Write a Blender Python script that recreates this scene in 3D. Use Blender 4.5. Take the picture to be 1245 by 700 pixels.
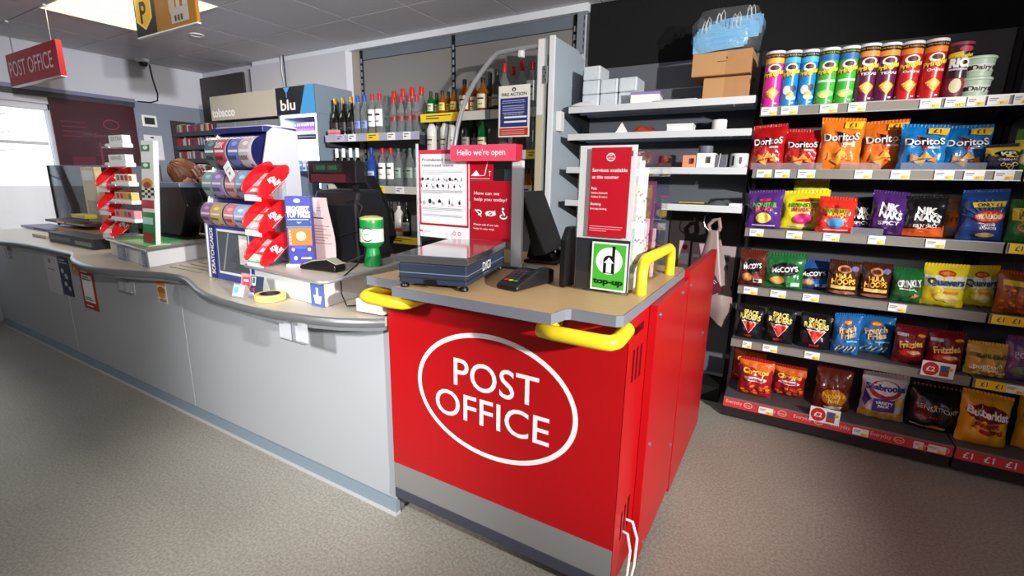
import bpy, bmesh, math, random
from mathutils import Vector, Matrix
for _o in list(bpy.data.objects): bpy.data.objects.remove(_o)
SC = bpy.context.scene
COL = SC.collection
PI = math.pi

def lin(c):
    c /= 255.0
    return c/12.92 if c <= 0.04045 else ((c+0.055)/1.055)**2.4
def C(r, g, b): return (lin(r), lin(g), lin(b), 1.0)

# ---------------------------------------------------------------- camera
F_PX, CAM_H = 576.36, 1.35
YAW, PITCH, ROLL = -0.525216, 0.2232694, -0.018235
_cy, _sy, _cp, _sp = math.cos(YAW), math.sin(YAW), math.cos(PITCH), math.sin(PITCH)
FWD = Vector((_sy*_cp, _cy*_cp, -_sp)); _r = Vector((_cy, -_sy, 0)); _d = FWD.cross(_r)
RGT = _r*math.cos(ROLL)+_d*math.sin(ROLL); DWN = -_r*math.sin(ROLL)+_d*math.cos(ROLL)
cam = bpy.data.cameras.new('camera'); cam.sensor_width = 36; cam.lens = F_PX*36/1245
cam.clip_start = 0.05; cam.clip_end = 100
cob = bpy.data.objects.new('camera', cam); COL.objects.link(cob)
cob.matrix_world = Matrix(((RGT.x, -DWN.x, -FWD.x, 0), (RGT.y, -DWN.y, -FWD.y, 0), (RGT.z, -DWN.z, -FWD.z, CAM_H), (0, 0, 0, 1)))
SC.camera = cob
# sight lines of the photograph cut with real planes of the room (X, Y or Z constant)
def _ray(x, y): return RGT*((x-622.5)/F_PX)+DWN*((y-350)/F_PX)+FWD
def PZ(x, y, z): d = _ray(x, y); return Vector((0, 0, CAM_H))+d*((z-CAM_H)/d.z)
def PY(x, y, Y): d = _ray(x, y); return Vector((0, 0, CAM_H))+d*(Y/d.y)
def PX(x, y, X): d = _ray(x, y); return Vector((0, 0, CAM_H))+d*(X/d.x)

# ---------------------------------------------------------------- sky seen through the shop window
w = bpy.data.worlds.new('sky'); SC.world = w; w.use_nodes = True
bg = w.node_tree.nodes['Background']; bg.inputs[0].default_value = (0.93, 0.97, 1.0, 1); bg.inputs[1].default_value = 1.7
SC.view_settings.view_transform = 'Standard'; SC.view_settings.look = 'None'
SC.view_settings.exposure = 0.0; SC.view_settings.gamma = 1.0; SC.view_settings.use_curve_mapping = False

def lamp(name, kind, loc, target, power, color, **k):
    l = bpy.data.lights.new(name, kind); l.energy = power; l.color = color
    for a, v in k.items(): setattr(l, a, v)
    o = bpy.data.objects.new(name, l); COL.objects.link(o); o.location = loc
    o.rotation_euler = (Vector(target)-Vector(loc)).to_track_quat('-Z', 'Y').to_euler()
    return o
# two photographer's flash heads beside the camera
lamp('flash_left', 'SPOT', (-0.95, -0.75, 1.75), (-1.68, 1.10, 0.48), 262, (1.0, 0.99, 0.97), spot_size=math.radians(54), spot_blend=1.0, shadow_soft_size=0.09)
lamp('flash_right', 'SPOT', (2.30, -0.15, 1.9), (-0.55, 2.0, 1.36), 930, (1.0, 0.97, 0.93), spot_size=math.radians(58), spot_blend=0.6, shadow_soft_size=0.05)
lamp('flash_far_fill', 'SPOT', (2.05, -0.55, 2.15), (-4.6, 2.5, 2.34), 1300, (0.94, 0.94, 1.0), spot_size=math.radians(37), spot_blend=0.9, shadow_soft_size=0.08)  # extra beam added near the right flash to brighten the far left wall
# soft light of the shop's other ceiling panels behind the camera
lamp('shop_light_front', 'AREA', (0.6, -1.9, 2.42), (0.3, 0.2, 0.3), 30, (1.0, 0.95, 0.86), shape='RECTANGLE', size=2.4, size_y=1.2)
lamp('shop_light_left', 'AREA', (-1.75, -0.1, 2.44), (-1.75, -0.05, 0.3), 9, (1.0, 0.97, 0.94), shape='RECTANGLE', size=1.2, size_y=0.6)

# ---------------------------------------------------------------- materials
_mats = {}
def M(name, col=(128, 128, 128), rough=0.5, metal=0.0, coat=0.0, spec=0.5, noise=0.0, nscale=20.0, bump=0.0, bscale=60.0, emit=0.0, trans=0.0, ior=1.45, alpha=1.0, aniso=None):
    if name in _mats: return _mats[name]
    m = bpy.data.materials.new(name); m.use_nodes = True
    nt = m.node_tree; p = nt.nodes['Principled BSDF']
    c = C(*col); m.diffuse_color = c
    p.inputs['Base Color'].default_value = c; p.inputs['Roughness'].default_value = rough; p.inputs['Metallic'].default_value = metal
    p.inputs['Coat Weight'].default_value = coat; p.inputs['Specular IOR Level'].default_value = spec
    p.inputs['Coat Roughness'].default_value = 0.08
    p.inputs['Transmission Weight'].default_value = trans; p.inputs['IOR'].default_value = ior; p.inputs['Alpha'].default_value = alpha
    if emit: p.inputs['Emission Color'].default_value = c; p.inputs['Emission Strength'].default_value = emit
    if noise or bump:
        tc = nt.nodes.new('ShaderNodeTexCoord')
        if noise:
            n = nt.nodes.new('ShaderNodeTexNoise'); n.inputs['Scale'].default_value = nscale; n.inputs['Detail'].default_value = 4
            mx = nt.nodes.new('ShaderNodeMix'); mx.data_type = 'RGBA'
            mp = nt.nodes.new('ShaderNodeMapping')
            if aniso: mp.inputs['Scale'].default_value = aniso
            nt.links.new(tc.outputs['Object'], mp.inputs['Vector']); nt.links.new(mp.outputs[0], n.inputs['Vector'])
            mx.inputs['A'].default_value = tuple(v*(1-noise) for v in c[:3])+(1,); mx.inputs['B'].default_value = tuple(min(1, v*(1+noise)) for v in c[:3])+(1,)
            nt.links.new(n.outputs['Fac'], mx.inputs['Factor']); nt.links.new(mx.outputs['Result'], p.inputs['Base Color'])
        if bump:
            n2 = nt.nodes.new('ShaderNodeTexNoise'); n2.inputs['Scale'].default_value = bscale; n2.inputs['Detail'].default_value = 3
            b = nt.nodes.new('ShaderNodeBump'); b.inputs['Strength'].default_value = bump; b.inputs['Distance'].default_value = 0.01
            nt.links.new(tc.outputs['Object'], n2.inputs['Vector']); nt.links.new(n2.outputs['Fac'], b.inputs['Height']); nt.links.new(b.outputs[0], p.inputs['Normal'])
    _mats[name] = m
    return m
def glassy(name, tint=(255, 255, 255), refl=0.05, rough=0.02, haze=0.0, hazecol=(235, 238, 242), bump=0.0, bscale=25):
    """thin clear sheet: lets light straight through, mirrors more at grazing angles, optional milky haze"""
    if name in _mats: return _mats[name]
    m = bpy.data.materials.new(name); m.use_nodes = True; nt = m.node_tree; nt.nodes.remove(nt.nodes['Principled BSDF']); out = nt.nodes['Material Output']
    t = nt.nodes.new('ShaderNodeBsdfTransparent'); t.inputs[0].default_value = C(*tint)
    g = nt.nodes.new('ShaderNodeBsdfGlossy'); g.inputs['Roughness'].default_value = rough
    lw = nt.nodes.new('ShaderNodeLayerWeight'); lw.inputs['Blend'].default_value = 0.12
    mr = nt.nodes.new('ShaderNodeMapRange'); mr.inputs['To Min'].default_value = refl; mr.inputs['To Max'].default_value = min(1, refl+0.25)
    nt.links.new(lw.outputs['Fresnel'], mr.inputs['Value'])
    mx = nt.nodes.new('ShaderNodeMixShader'); nt.links.new(mr.outputs[0], mx.inputs[0]); nt.links.new(t.outputs[0], mx.inputs[1]); nt.links.new(g.outputs[0], mx.inputs[2])
    last = mx
    if haze:
        d = nt.nodes.new('ShaderNodeBsdfDiffuse'); d.inputs[0].default_value = C(*hazecol); m2 = nt.nodes.new('ShaderNodeMixShader'); m2.inputs[0].default_value = haze
        nt.links.new(mx.outputs[0], m2.inputs[1]); nt.links.new(d.outputs[0], m2.inputs[2]); last = m2
    if bump:
        tc = nt.nodes.new('ShaderNodeTexCoord'); n2 = nt.nodes.new('ShaderNodeTexNoise'); n2.inputs['Scale'].default_value = bscale; b = nt.nodes.new('ShaderNodeBump'); b.inputs['Strength'].default_value = bump; b.inputs['Distance'].default_value = 0.02
        nt.links.new(tc.outputs['Object'], n2.inputs['Vector']); nt.links.new(n2.outputs['Fac'], b.inputs['Height']); nt.links.new(b.outputs[0], g.inputs['Normal'])
    nt.links.new(last.outputs[0], out.inputs['Surface']); _mats[name] = m
    return m
def ink(r, g, b, rough=0.45, coat=0.0):
    return M('print_%d_%d_%d_%d' % (r, g, b, int(rough*100)), (r, g, b), rough, coat=coat)

def floor_mat():
    m = bpy.data.materials.new('speckled_vinyl'); m.use_nodes = True; nt = m.node_tree; p = nt.nodes['Principled BSDF']
    tc = nt.nodes.new('ShaderNodeTexCoord')
    def noise(s, d):
        n = nt.nodes.new('ShaderNodeTexNoise'); n.inputs['Scale'].default_value = s; n.inputs['Detail'].default_value = d
        nt.links.new(tc.outputs['Object'], n.inputs['Vector']); return n
    def ramp(n, a, b, ca, cb):
        r = nt.nodes.new('ShaderNodeValToRGB'); r.color_ramp.elements[0].position = a; r.color_ramp.elements[1].position = b
        r.color_ramp.elements[0].color = ca; r.color_ramp.elements[1].color = cb
        nt.links.new(n.outputs['Fac'], r.inputs['Fac']); return r
    base = ramp(noise(1.3, 3), 0.35, 0.7, C(159, 155, 146), C(174, 170, 161))
    sp1 = ramp(noise(95, 4), 0.38, 0.62, (0.72, 0.70, 0.66, 1), (1.1, 1.1, 1.09, 1))
    sp2 = ramp(noise(260, 2), 0.34, 0.46, (0.62, 0.61, 0.58, 1), (1.0, 1.0, 1.0, 1))
    m1 = nt.nodes.new('ShaderNodeMix'); m1.data_type = 'RGBA'; m1.blend_type = 'MULTIPLY'; m1.inputs['Factor'].default_value = 0.8
    m2 = nt.nodes.new('ShaderNodeMix'); m2.data_type = 'RGBA'; m2.blend_type = 'MULTIPLY'; m2.inputs['Factor'].default_value = 0.7
    nt.links.new(base.outputs[0], m1.inputs['A']); nt.links.new(sp1.outputs[0], m1.inputs['B'])
    nt.links.new(m1.outputs['Result'], m2.inputs['A']); nt.links.new(sp2.outputs[0], m2.inputs['B'])
    nt.links.new(m2.outputs['Result'], p.inputs['Base Color'])
    p.inputs['Roughness'].default_value = 0.42; p.inputs['Specular IOR Level'].default_value = 0.4
    return m

# ---------------------------------------------------------------- mesh helpers
_txt = {}
def text2d(s, bold=0.0, fine=False):
    """outline text as flat triangles, cap height 1, baseline 0, starting at x = 0"""
    key = (s, bold, fine)
    if key in _txt: return _txt[key]
    cu = bpy.data.curves.new('glyphs', 'FONT'); cu.body = s; cu.size = 1.4663; cu.resolution_u = 4; cu.offset = bold; cu.fill_mode = 'FRONT'
    o = bpy.data.objects.new('glyphs', cu); COL.objects.link(o)
    me = bpy.data.meshes.new_from_object(o.evaluated_get(bpy.context.evaluated_depsgraph_get()))
    vs = [(v.co.x, v.co.y) for v in me.vertices]; fs = [tuple(p.vertices) for p in me.polygons]
    if fine:
        b = bmesh.new(); b.from_mesh(me); bmesh.ops.triangulate(b, faces=b.faces[:])
        for _ in range(3):
            le = [e for e in b.edges if e.calc_length() > .2]
            if not le: break
            bmesh.ops.subdivide_edges(b, edges=le, cuts=1); bmesh.ops.triangulate(b, faces=[f for f in b.faces if len(f.verts) > 3])
        b.verts.index_update(); vs = [(v.co.x, v.co.y) for v in b.verts]; fs = [tuple(v.index for v in f.verts) for f in b.faces]; b.free()
    bpy.data.objects.remove(o); bpy.data.curves.remove(cu); bpy.data.meshes.remove(me)
    if vs:
        x0 = min(v[0] for v in vs); vs = [(v[0]-x0, v[1]) for v in vs]
    _txt[key] = (vs, fs, max([v[0] for v in vs] or [0]))
    return _txt[key]

class MB:
    def __init__(s): s.v = []; s.f = []; s.m = []; s.mats = []; s.lay = 0; s.map = None; s.fine = False
    def mi(s, mat):
        if mat not in s.mats: s.mats.append(mat)
        return s.mats.index(mat)
    def add(s, vs, fs, mat, tf=None):
        o = len(s.v); i = s.mi(mat)
        for v in vs: s.v.append(tuple(tf @ Vector(v)) if tf else tuple(v))
        for f in fs: s.f.append(tuple(a+o for a in f)); s.m.append(i)
        return s
    def box(s, x0, x1, y0, y1, z0, z1, mat, tf=None):
        vs = [(x, y, z) for x in (x0, x1) for y in (y0, y1) for z in (z0, z1)]
        return s.add(vs, [(0, 1, 3, 2), (4, 6, 7, 5), (0, 4, 5, 1), (2, 3, 7, 6), (0, 2, 6, 4), (1, 5, 7, 3)], mat, tf)
    def cbox(s, c, d, mat, tf=None):
        return s.box(c[0]-d[0]/2, c[0]+d[0]/2, c[1]-d[1]/2, c[1]+d[1]/2, c[2]-d[2]/2, c[2]+d[2]/2, mat, tf)
    def prism(s, pts, axis, a, b, mat, tf=None):
        """polygon pts (u,v) extruded along axis: x -> (t,u,v)  y -> (u,t,v)  z -> (u,v,t)"""
        n = len(pts)
        def P(u, v, t): return {'x': (t, u, v), 'y': (u, t, v), 'z': (u, v, t)}[axis]
        vs = [P(u, v, a) for u, v in pts]+[P(u, v, b) for u, v in pts]
        fs = [tuple(range(n))[::-1], tuple(range(n, 2*n))]+[(i, (i+1) % n, (i+1) % n+n, i+n) for i in range(n)]
        return s.add(vs, fs, mat, tf)
    def lathe(s, prof, mat, n=16, c=(0, 0, 0), cap=True, tf=None):
        vs = []; fs = []
        for r, z in prof:
            for k in range(n): a = 2*PI*k/n; vs.append((c[0]+r*math.cos(a), c[1]+r*math.sin(a), c[2]+z))
        for j in range(len(prof)-1):
            for k in range(n): k2 = (k+1) % n; fs.append((j*n+k, j*n+k2, (j+1)*n+k2, (j+1)*n+k))
        if cap: fs.append(tuple(range(n))[::-1]); fs.append(tuple((len(prof)-1)*n+k for k in range(n)))
        return s.add(vs, fs, mat, tf)
    def tube(s, pts, r, mat, n=8, tf=None, cap=True):
        pts = [Vector(p) for p in pts]; vs = []; fs = []; up = None
        rr = r if isinstance(r, (list, tuple)) else [r]*len(pts)
        for i, p in enumerate(pts):
            a = pts[max(0, i-1)]; b = pts[min(len(pts)-1, i+1)]; t = (b-a).normalized()
            if up is None: up = Vector((0, 0, 1)) if abs(t.z) < 0.9 else Vector((0, 1, 0))
            x = t.cross(up).normalized(); up = x.cross(t).normalized()
            for k in range(n): an = 2*PI*k/n; vs.append(p+(x*math.cos(an)+up*math.sin(an))*rr[i])
        for j in range(len(pts)-1):
            for k in range(n): k2 = (k+1) % n; fs.append((j*n+k, (j+1)*n+k, (j+1)*n+k2, j*n+k2))
        if cap: fs.append(tuple(range(n))); fs.append(tuple((len(pts)-1)*n+k for k in range(n))[::-1])
        return s.add(vs, fs, mat, tf)
    def grid(s, nu, nv, fn, mat):
        vs = [fn(i/nu, j/nv) for j in range(nv+1) for i in range(nu+1)]
        fs = [(j*(nu+1)+i, j*(nu+1)+i+1, (j+1)*(nu+1)+i+1, (j+1)*(nu+1)+i) for j in range(nv) for i in range(nu)]
        return s.add(vs, fs, mat)
    # ---- flat printing: s.map(u, v, layer) gives the point on the surface
    def on(s, fn): s.map = fn; s.lay = 0; return s
    def rect(s, u0, u1, v0, v1, mat, n=1, k=1):
        s.lay += 1; L = s.lay
        vs = [s.map(u0+(u1-u0)*i/n, v0+(v1-v0)*j/k, L) for j in range(k+1) for i in range(n+1)]
        fs = [(j*(n+1)+i, j*(n+1)+i+1, (j+1)*(n+1)+i+1, (j+1)*(n+1)+i) for j in range(k) for i in range(n)]
        return s.add(vs, fs, mat)
    def poly(s, pts, mat):
        s.lay += 1; L = s.lay
        if not s.fine: return s.add([s.map(u, v, L) for u, v in pts], [tuple(range(len(pts)))], mat)
        q = []
        for i in range(len(pts)):
            a, b = pts[i], pts[(i+1) % len(pts)]
            q += [(a[0]+(b[0]-a[0])*k/4, a[1]+(b[1]-a[1])*k/4) for k in range(4)]
        n = len(q); cu = sum(p[0] for p in q)/n; cv = sum(p[1] for p in q)/n; R = 4
        vs = [s.map(cu, cv, L)]; fs = []
        for r in range(1, R+1): vs += [s.map(cu+(u-cu)*r/R, cv+(v-cv)*r/R, L) for u, v in q]
        for k in range(n):
            k2 = (k+1) % n; fs.append((0, 1+k, 1+k2))
            for r in range(R-1): fs.append((1+r*n+k, 1+(r+1)*n+k, 1+(r+1)*n+k2, 1+r*n+k2))
        return s.add(vs, fs, mat)
    def disc(s, u, v, ru, rv, mat, n=20, rot=0.0, rings=1):
        s.lay += 1; L = s.lay; vs = [s.map(u, v, L)]; fs = []; rings = 4 if s.fine else rings
        for q in range(1, rings+1):
            for k in range(n):
                a = 2*PI*k/n; x = ru*math.cos(a)*q/rings; y = rv*math.sin(a)*q/rings
                vs.append(s.map(u+x*math.cos(rot)-y*math.sin(rot), v+x*math.sin(rot)+y*math.cos(rot), L))
        for k in range(n):
            k2 = (k+1) % n; fs.append((0, 1+k, 1+k2))
            for q in range(rings-1): fs.append((1+q*n+k, 1+(q+1)*n+k, 1+(q+1)*n+k2, 1+q*n+k2))
        return s.add(vs, fs, mat)
    def ring(s, u, v, ru, rv, t, mat, n=32, a0=0, a1=2*PI):
        s.lay += 1; L = s.lay; vs = []; fs = []
        full = abs(a1-a0) > 6.28; m = n if full else n+1
        for k in range(m):
            a = a0+(a1-a0)*k/n
            vs += [s.map(u+ru*math.cos(a), v+rv*math.sin(a), L), s.map(u+(ru-t)*math.cos(a), v+(rv-t)*math.sin(a), L)]
        for k in range(n): k2 = (k+1) % m; fs.append((2*k, 2*k2, 2*k2+1, 2*k+1))
        return s.add(vs, fs, mat)
    def line(s, u0, v0, u1, v1, t, mat):
        d = Vector((u1-u0, v1-v0)); nrm = Vector((-d.y, d.x)).normalized()*t/2
        return s.poly([(u0-nrm.x, v0-nrm.y), (u1-nrm.x, v1-nrm.y), (u1+nrm.x, v1+nrm.y), (u0+nrm.x, v0+nrm.y)], mat)
    def text(s, t, u, v, h, mat, align='l', w=None, rot=0.0, bold=0.0, shear=0.0):
        vs, fs, W = text2d(t, bold, s.fine); s.lay += 1; L = s.lay+(4 if s.fine else 0)
        sx = h if w is None else w/max(W, 1e-6)
        off = {'l': 0, 'c': -W*sx/2, 'r': -W*sx}[align]; c, n = math.cos(rot), math.sin(rot)
        pts = []
        for x, y in vs:
            px = x*sx+off+shear*y*h; py = y*h
            pts.append(s.map(u+px*c-py*n, v+px*n+py*c, L))
        return s.add(pts, fs, mat)
    def build(s, name, parent=None, loc=None, rz=0, smooth=False, bevel=0, seg=2, kind=None, label=None):
        me = bpy.data.meshes.new(name); me.from_pydata([tuple(v) for v in s.v], [], s.f)
        for m in s.mats: me.materials.append(m)
        me.polygons.foreach_set('material_index', s.m)
        if smooth:
            me.polygons.foreach_set('use_smooth', [True]*len(s.f))
            me.set_sharp_from_angle(angle=math.radians(40 if smooth is True else smooth))
        me.update()
        o = bpy.data.objects.new(name, me); COL.objects.link(o)
        if loc is not None: o.location = loc
        o.rotation_euler.z = rz
        if parent: o.parent = parent
        if bevel:
            b = o.modifiers.new('bevel', 'BEVEL'); b.width = bevel; b.segments = seg; b.limit_method = 'ANGLE'; b.angle_limit = math.radians(40)
        if kind: o['kind'] = kind
        if label: o['label'] = label
        return o
def frame(o, ux, uy, n=None, eps=0.0004):
    """map(u, v, layer) for a flat surface with origin o and unit axes ux, uy"""
    o, ux, uy = Vector(o), Vector(ux), Vector(uy); nn = Vector(n) if n else ux.cross(uy).normalized()
    return lambda u, v, L: o+ux*u+uy*v+nn*(eps*L)
XA, YA, ZA = Vector((1, 0, 0)), Vector((0, 1, 0)), Vector((0, 0, 1))
def T(name, label, cat, loc=(0, 0, 0), rz=0, group=None):
    o = bpy.data.objects.new(name, None); COL.objects.link(o); o.empty_display_size = 0.05
    o.location = loc; o.rotation_euler.z = rz; o['label'] = label; o['category'] = cat
    if group: o['group'] = group
    return o
def tag(o, label, cat, group=None):
    o['label'] = label; o['category'] = cat
    if group: o['group'] = group
    return o
def struct(o): o['kind'] = 'structure'; return o
def dup(root, loc, rz=None, label=None, group=None):
    r = root.copy(); COL.objects.link(r); r.location = loc
    if rz is not None: r.rotation_euler.z = rz
    if label: r['label'] = label
    if group: r['group'] = group
    for ch in KIDS(root):
        c = ch.copy(); COL.objects.link(c); c.parent = r
        for g in KIDS(ch):
            d = g.copy(); COL.objects.link(d); d.parent = c
    return r
def KIDS(o): return [c for c in bpy.data.objects if c.parent is o or c.parent == o]
ORD = ['first', 'second', 'third', 'fourth', 'fifth', 'sixth', 'seventh', 'eighth', 'ninth', 'tenth', 'eleventh', 'twelfth']

# common materials
WHITE = M('white_paint', (214, 214, 216), 0.6)
WPLAS = M('white_plastic', (232, 232, 230), 0.35)
BLACK = M('black_plastic', (16, 16, 18), 0.35)
BLKM = M('matt_black', (9, 9, 10), 0.7)
STEEL = M('brushed_steel', (190, 190, 192), 0.28, 0.9)
SILV = M('silver_edging', (165, 168, 172), 0.3, 0.75)
GREYM = M('grey_powder_coat', (128, 138, 148), 0.45)
LGREY = M('light_grey_powder_coat', (188, 196, 204), 0.42)
DGREY = M('dark_grey_powder_coat', (52, 55, 60), 0.45)
PAPER = M('paper', (240, 240, 238), 0.7)
CARD = M('brown_cardboard', (178, 132, 88), 0.75, noise=0.08, nscale=30)
PORED = M('post_office_red', (178, 10, 18), 0.38, noise=0.02, nscale=3)
SIGNRED = ink(205, 16, 40)
YEL = M('yellow_plastic', (240, 214, 40), 0.35)
OAK = M('oak_laminate', (196, 164, 118), 0.45, noise=0.13, nscale=6, aniso=(1.2, 14, 1))
EDGE = M('grey_edge_band', (118, 124, 134), 0.4)
PERSPEX = glassy('clear_perspex', (253, 254, 255), 0.03)
WINK = ink(245, 245, 245); KINK = ink(18, 18, 20); GINK = ink(120, 120, 125); YINK = ink(250, 225, 40)
# ================================================================ the room
XL, XR, YF, YB, ZC = -6.15, 3.6, -3.2, 3.30, 2.5
struct(MB().box(XL-.3, XR+.3, YF-.3, YB+.3, -.12, 0, floor_mat()).build('floor'))
TILE = M('mineral_ceiling_tile', (212, 211, 218), 0.85, noise=0.05, nscale=40, bump=0.25, bscale=180)
GRIDM = M('ceiling_grid_dark', (64, 62, 68), 0.7)  # dark grey grid backing behind the tile gaps
ceil = struct(MB().box(XL-.3, XR+.3, YF-.3, YB+.3, ZC+.012, ZC+.15, GRIDM).build('ceiling'))
tx0, ty0 = -3.65-0.6*5, 2.72-0.6*10
tile_me = None; n = 0
LX0, LX1, LY0, LY1 = -4.85, -3.65, 1.52, 2.12            # the light panel in view
for i in range(18):
    for j in range(12):
        x0, y0 = tx0+.6*i, ty0+.6*j; x1, y1 = x0+.6, y0+.6
        if x1 < XL or x0 > XR or y1 < YF or y0 > YB: continue
        if x0 > LX0-.1 and x1 < LX1+.1 and y0 > LY0-.1 and y1 < LY1+.1: continue
        x0, x1, y0, y1 = max(x0, XL), min(x1, XR), max(y0, YF), min(y1, YB)
        if x1-x0 < .06 or y1-y0 < .06: continue
        g = .0055; full = abs(x1-x0-.6)+abs(y1-y0-.6) < .01
        if full and tile_me:
            o = bpy.data.objects.new('ceiling_tile', tile_me); COL.objects.link(o); o.location = ((x0+x1)/2, (y0+y1)/2, ZC); o.parent = ceil
        else:
            a, b = (x1-x0)/2-g, (y1-y0)/2-g
            o = MB().box(-a, a, -b, b, 0, .013, TILE).build('ceiling_tile', ceil, loc=((x0+x1)/2, (y0+y1)/2, ZC))
            if full: tile_me = o.data
WALLM = M('white_wall_paint', (200, 201, 208), 0.75, noise=0.02, nscale=4)
BLKWALL = M('black_wall_paint', (5, 5, 6), 0.9)
struct(MB().box(XL-.3, XR+.3, YB, YB+.2, 0, ZC+.012, WALLM).build('wall_back'))
struct(MB().box(XR, XR+.2, YF, YB, 0, ZC+.012, WALLM).build('wall_right'))
struct(MB().box(XL, XR, YF-.2, YF, 0, ZC+.012, WALLM).build('wall_front'))
# left wall with the shop window opening
WY0, WY1, WZ0, WZ1 = 0.55, 1.89, 0.62, 1.97
wl = MB().box(XL-.2, XL, YF, WY0, 0, ZC+.012, WALLM).box(XL-.2, XL, WY1, YB, 0, ZC+.012, WALLM)
wl.box(XL-.2, XL, WY0, WY1, 0, WZ0, WALLM).box(XL-.2, XL, WY0, WY1, WZ1, ZC+.012, WALLM)
struct(wl.build('wall_left'))
win = MB()
for a in ((WY0, WY0+.05, WZ0, WZ1), (WY1-.015, WY1, WZ0, WZ1), (WY0, WY1, WZ0, WZ0+.05), (WY0, WY1, WZ1-.05, WZ1)):
    win.box(XL-.13, XL-.05, a[0], a[1], a[2], a[3], M('window_frame_white', (220, 220, 222), 0.4))
win = struct(win.build('window_1'))
MB().box(XL-.1, XL-.094, WY0+.05, WY1-.015, WZ0+.05, WZ1-.05, glassy('window_glass', (250, 252, 255), .04)).build('window_pane', win)
MB().box(XL-.12, XL-.06, WY0+.05, WY1-.05, 1.60, 1.625, M('window_frame_white')).build('glazing_bar', win)
# door track above the window and white box section
struct(MB().box(XL, XL+.05, .2, 2.56, 2.075, 2.11, M('blue_grey_rail', (120, 124, 150), .4)).box(XL, XL+.03, .2, 2.56, 2.03, 2.075, M('rail_dark_strip', (60, 60, 66), .5)).build('trim_1'))  # blue grey rail with a dark grey strip below it
struct(MB().box(-5.05, -1.33, YB-.075, YB, 2.452, 2.4995, M('white_trim', (222, 226, 232), .5)).build('trim_2'))
struct(MB().box(-1.33, XR, YB-.03, YB, 1.9, 2.4995, BLKWALL).build('trim_3'))
struct(MB().box(-5.05, -3.62, YB-.1, YB-.001, 1.9, 2.452, WALLM).build('trim_4'))
# ceiling light: lit panel with lamella lines
lt = T('ceiling_light', 'large lit cream ceiling light panel behind the yellow hanging sign', 'light', ((LX0+LX1)/2, (LY0+LY1)/2, ZC))
MB().box(-.6, .6, -.3, .3, .006, .012, WPLAS).build('housing', lt)
a = MB()
for k in range(4): a.box(-.594+.297*k+.003, -.594+.297*(k+1)-.003, -.294, .294, -.002, .004, M('lit_diffuser', (255, 240, 188), .5, emit=1.7))
a.build('diffuser', lt)
fl = MB().box(-.6, .6, -.3, -.294, -.006, .005, WPLAS).box(-.6, .6, .294, .3, -.006, .005, WPLAS).box(-.6, -.594, -.294, .294, -.006, .005, WPLAS).box(.594, .6, -.294, .294, -.006, .005, WPLAS)
fl.build('frame', lt)
l = bpy.data.lights.new('ceiling_light_glow', 'AREA'); l.energy = 13; l.color = (1, .93, .78); l.shape = 'RECTANGLE'; l.size = 1.15; l.size_y = .55
lo = bpy.data.objects.new('ceiling_light_glow', l); COL.objects.link(lo); lo.location = ((LX0+LX1)/2, (LY0+LY1)/2, ZC-.012)
dl = T('downlight', 'small round recessed white downlight in the grey ceiling', 'light', (-4.52, 2.42, ZC))
MB().lathe([(.055, 0), (.058, -.006), (.048, -.009), (.04, -.004), (.036, .008)], WPLAS, 24, cap=False).build('trim_ring', dl, smooth=True)
MB().lathe([(.038, .002), (.0, -.002)], M('frosted_glass', (200, 200, 205), .3), 20, cap=False).build('lens', dl, smooth=True)

# ---------------------------------------------------------------- back wall boards behind the spirits
bb = T('spirits_wall_unit', 'grey wall unit of spirits shelves with slotted uprights behind the counter', 'shelving', (0, 0, 0))
BOARD = M('grey_back_board', (128, 126, 124), .42, spec=.6); BOARD2 = M('blue_grey_board', (104, 114, 124), .4)
UX = [-3.49, -2.465, -1.43]
for i in range(2):
    MB().box(UX[i]+.012, UX[i+1]-.012, 3.272, 3.29, 2.372, 2.45, BOARD2).build('top_board', bb)
    MB().box(UX[i]+.012, UX[i+1]-.012, 3.274, 3.292, .1, 2.366, BOARD).build('back_board', bb)
MB().box(-3.62, UX[0]-.012, 3.274, 3.292, .1, 2.45, M('beige_board', (150, 142, 128), .5)).build('back_board', bb)
for x in UX:
    u = MB().box(x-.012, x+.012, 3.262, 3.298, .05, 2.45, BLKM)
    up = u.build('upright', bb)
    s = MB()
    for k in range(40): s.box(x-.008, x+.008, 3.258, 3.262, .2+.055*k, .2+.055*k+.035, GREYM)
    s.build('slot_face', up, kind='stuff')
# ================================================================ long silver grey counter on the left
CF = M('counter_front_laminate', (178, 183, 189), 0.36, noise=0.03, nscale=2.5)
TOPM = M('counter_top_laminate', (196, 186, 168), 0.38, noise=0.06, nscale=7)
lc = T('service_counter', 'long silver grey shop counter with a wavy metal edged top and panelled front', 'counter', (-3.6, 1.5, 0))
def L(x, y, z=0): return (x+3.6, y-1.5, z)
for a, b in ((-5.98, -4.36), (-4.352, -2.774), (-2.766, -1.243)):
    MB().box(a+3.6, b+3.6, -.26, -.242, .07, .815, CF).build('front_panel', lc, bevel=.002)
MB().box(-5.97+3.6, -1.245+3.6, -.24, .30, .02, .79, M('counter_carcass', (120, 122, 126), .6)).build('carcass', lc)
MB().box(-5.98+3.6, -1.243+3.6, -.266, -.245, .012, .066, M('kickboard_blue_grey', (138, 156, 170), .4)).build('kickboard', lc)
MB().box(-5.98+3.6, -1.24+3.6, -.274, -.245, .0, .011, M('floor_trim_white', (200, 200, 200), .45)).build('floor_strip', lc)
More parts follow.
